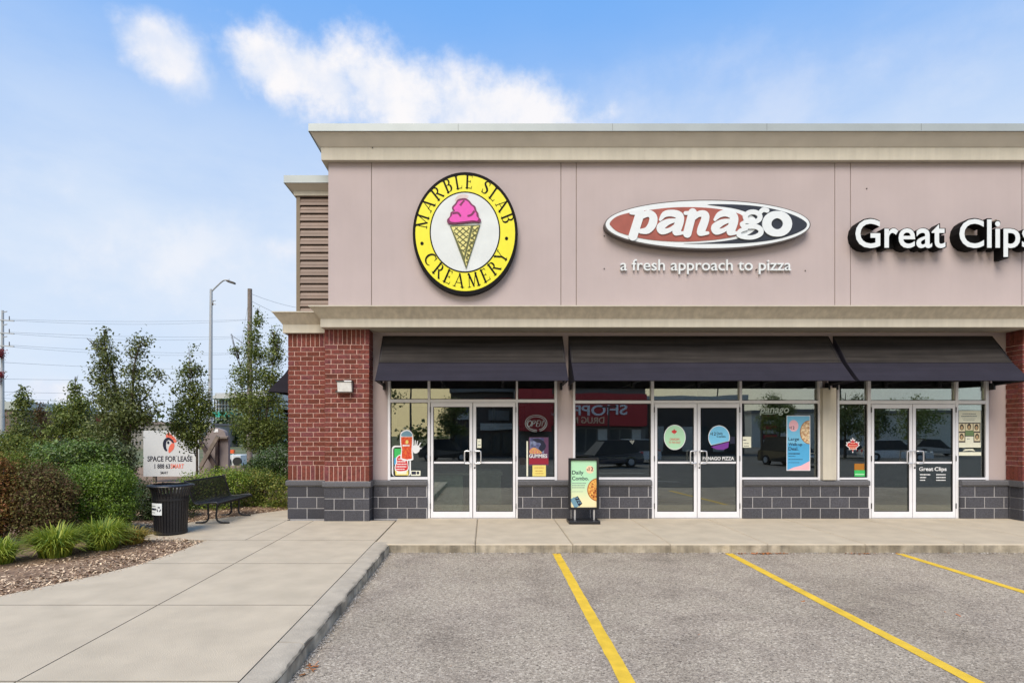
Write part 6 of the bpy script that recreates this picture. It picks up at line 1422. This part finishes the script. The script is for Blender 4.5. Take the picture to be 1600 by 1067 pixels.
def car(label, x, y, rz, m, suv=False):
    h = 1.72 * (1.12 if suv else .98); t = thing('parked_car', (0, 0, 0), label, 'car', 'cars parked across the lot'); WLk = t.name
    lo = .28; bh = .98 if suv else .86; W_ = .9
    prof = [(-2.2, lo), (-2.25, .55), (-2.2, bh), (-1.95, bh + .05), (2.0, bh - .12), (2.25, .68), (2.28, lo)]
    b = MB(); vs = []
    for s in (-1, 1):
        for px_, pz in prof: vs.append((px_, s * W_ * (1 if pz < bh - .1 else .96), pz))
    k_ = len(prof); b.add(vs, [tuple(range(k_)), tuple(range(2*k_-1, k_-1, -1))] + [(i, k_ + i, k_ + (i+1) % k_, (i+1) % k_) for i in range(k_)]); body = b.build('body', m, t)
    cab = [(-2.0, bh + .03), (-1.65 if suv else -1.3, h), (.25, h), (1.05, bh - .04)]; vs = []
    for s in (-1, 1):
        for px_, pz in cab: vs.append((px_, s * (W_ * .94 if pz < h else W_ * .74), pz))
    MB().add(vs, [(0, 1, 2, 3), (7, 6, 5, 4), (0, 4, 5, 1), (1, 5, 6, 2), (2, 6, 7, 3)]).build('cabin_glass', M_CARGLASS, t)
    MB().box(cab[1][0] - .05, cab[2][0] + .05, -.69, .69, h - .01, h + .04).build('roof', m, t)
    for wx in (-1.4, 1.4):
        for s in (-1, 1): MB().lathe([(0, -.11), (.2, -.11), (.22, -.12), (.34, -.11), (.35, .11), (0, .11)], (wx, s * .82, .35), 20, 'y').build('wheel', M_RUBBER, t, smooth=True); MB().lathe([(0, -.01), (.2, -.01), (.2, .01), (0, .01)], (wx, s * .945, .35), 14, 'y').build('wheel_rim', M_POLEG, t)
    for s in (-1, 1): MB().box(2.2, 2.27, s * .6 - .18, s * .6 + .18, .66, .80).build('headlight', M_SIGNW, t); MB().box(-2.27, -2.2, s * .65 - .12, s * .65 + .12, .75, .95).build('tail_light', M_RED, t)
    MB().box(2.262, 2.29, -.4, .4, .42, .6).build('grille', M_BLACK, t)
    t.location = (x, y, GY); t.rotation_euler = (0, 0, rz); return t
M_CB = mat('dark_blue_car_paint', (.02, .03, .055), .25, coat=.6, var=.02); M_CW = mat('white_car_paint', (.62, .63, .64), .3, coat=.6, var=.02); M_CG = mat('silver_car_paint', (.28, .29, .30), .3, .4, coat=.5, var=.02); M_CK = mat('black_car_paint', (.015, .016, .018), .25, coat=.6, var=.02)
car('dark blue hatchback mirrored beside the menu board', X(945, 36), YR(36), R(168), M_CB); car('pale car behind the dark blue hatchback', X(985, 41), YR(41), R(150), M_CW)
car('black car mirrored under the light blue poster', X(1238, 38), YR(38), R(75), M_CK, True); car('white car mirrored in the salon door', X(1395, 44), YR(44), R(20), M_CW); car('silver car mirrored in the narrow salon window', X(1325, 50), YR(50), R(10), M_CG); car('dark parked sedan mirrored in the ice cream shop door', X(700, 46), YR(46), R(10), M_CK)
car('silver estate mirrored in the right salon door', X(1460, 56), YR(56), R(15), M_CG)
for i in range(7):
    pass
# interior furniture faintly seen through the glass
ic = thing('display_counter', (-.4, 14.6, 0), 'pale display counter inside the ice cream shop', 'counter')
M_CTR = mat('pale_green_counter', (.66, .78, .68), .5)
MB().box(X(677, 12.9), X(723, 12.9), 12.9, 13.6, 0, Z(742, 12.9)).build('cabinet', M_CTR, ic); MB().box(X(746, 12.9), X(783, 12.9), 12.9, 13.6, .15, Z(735, 12.9)).build('cabinet', M_DWH, ic); MB().box(X(675, 12.9), X(785, 12.9), 12.85, 13.65, Z(742, 12.9), Z(742, 12.9) + .05).build('worktop', M_DWH, ic)
mbn = thing('menu_panel', (1, 18.9, 2.4), 'dark menu panels on the back wall of the ice cream shop', 'menu board')
for i in range(4): MB().box(-3.0 + i * 1.1, -2.0 + i * 1.1, 18.90, 18.98, 2.0, 2.7).build('panel', M_BRZ, mbn)
pc = thing('service_counter', (5, 15, 0), 'plain counter inside the pizza shop', 'counter'); MB().box(2.6, 6.6, 15.0, 15.7, 0, 1.1).build('cabinet', M_DBR, pc); MB().box(2.5, 6.7, 14.95, 15.75, 1.1, 1.15).build('worktop', M_DWH, pc)
hc = thing('reception_desk', (9, 15, 0), 'reception desk inside the hair salon', 'counter'); MB().box(8.2, 10.2, 15.0, 15.7, 0, 1.1).build('cabinet', M_INT, hc); MB().box(8.1, 10.3, 14.95, 15.75, 1.1, 1.15).build('worktop', M_DWH, hc)
print('objects', len(bpy.data.objects), 'tris', sum(len(m.polygons) for m in bpy.data.meshes))
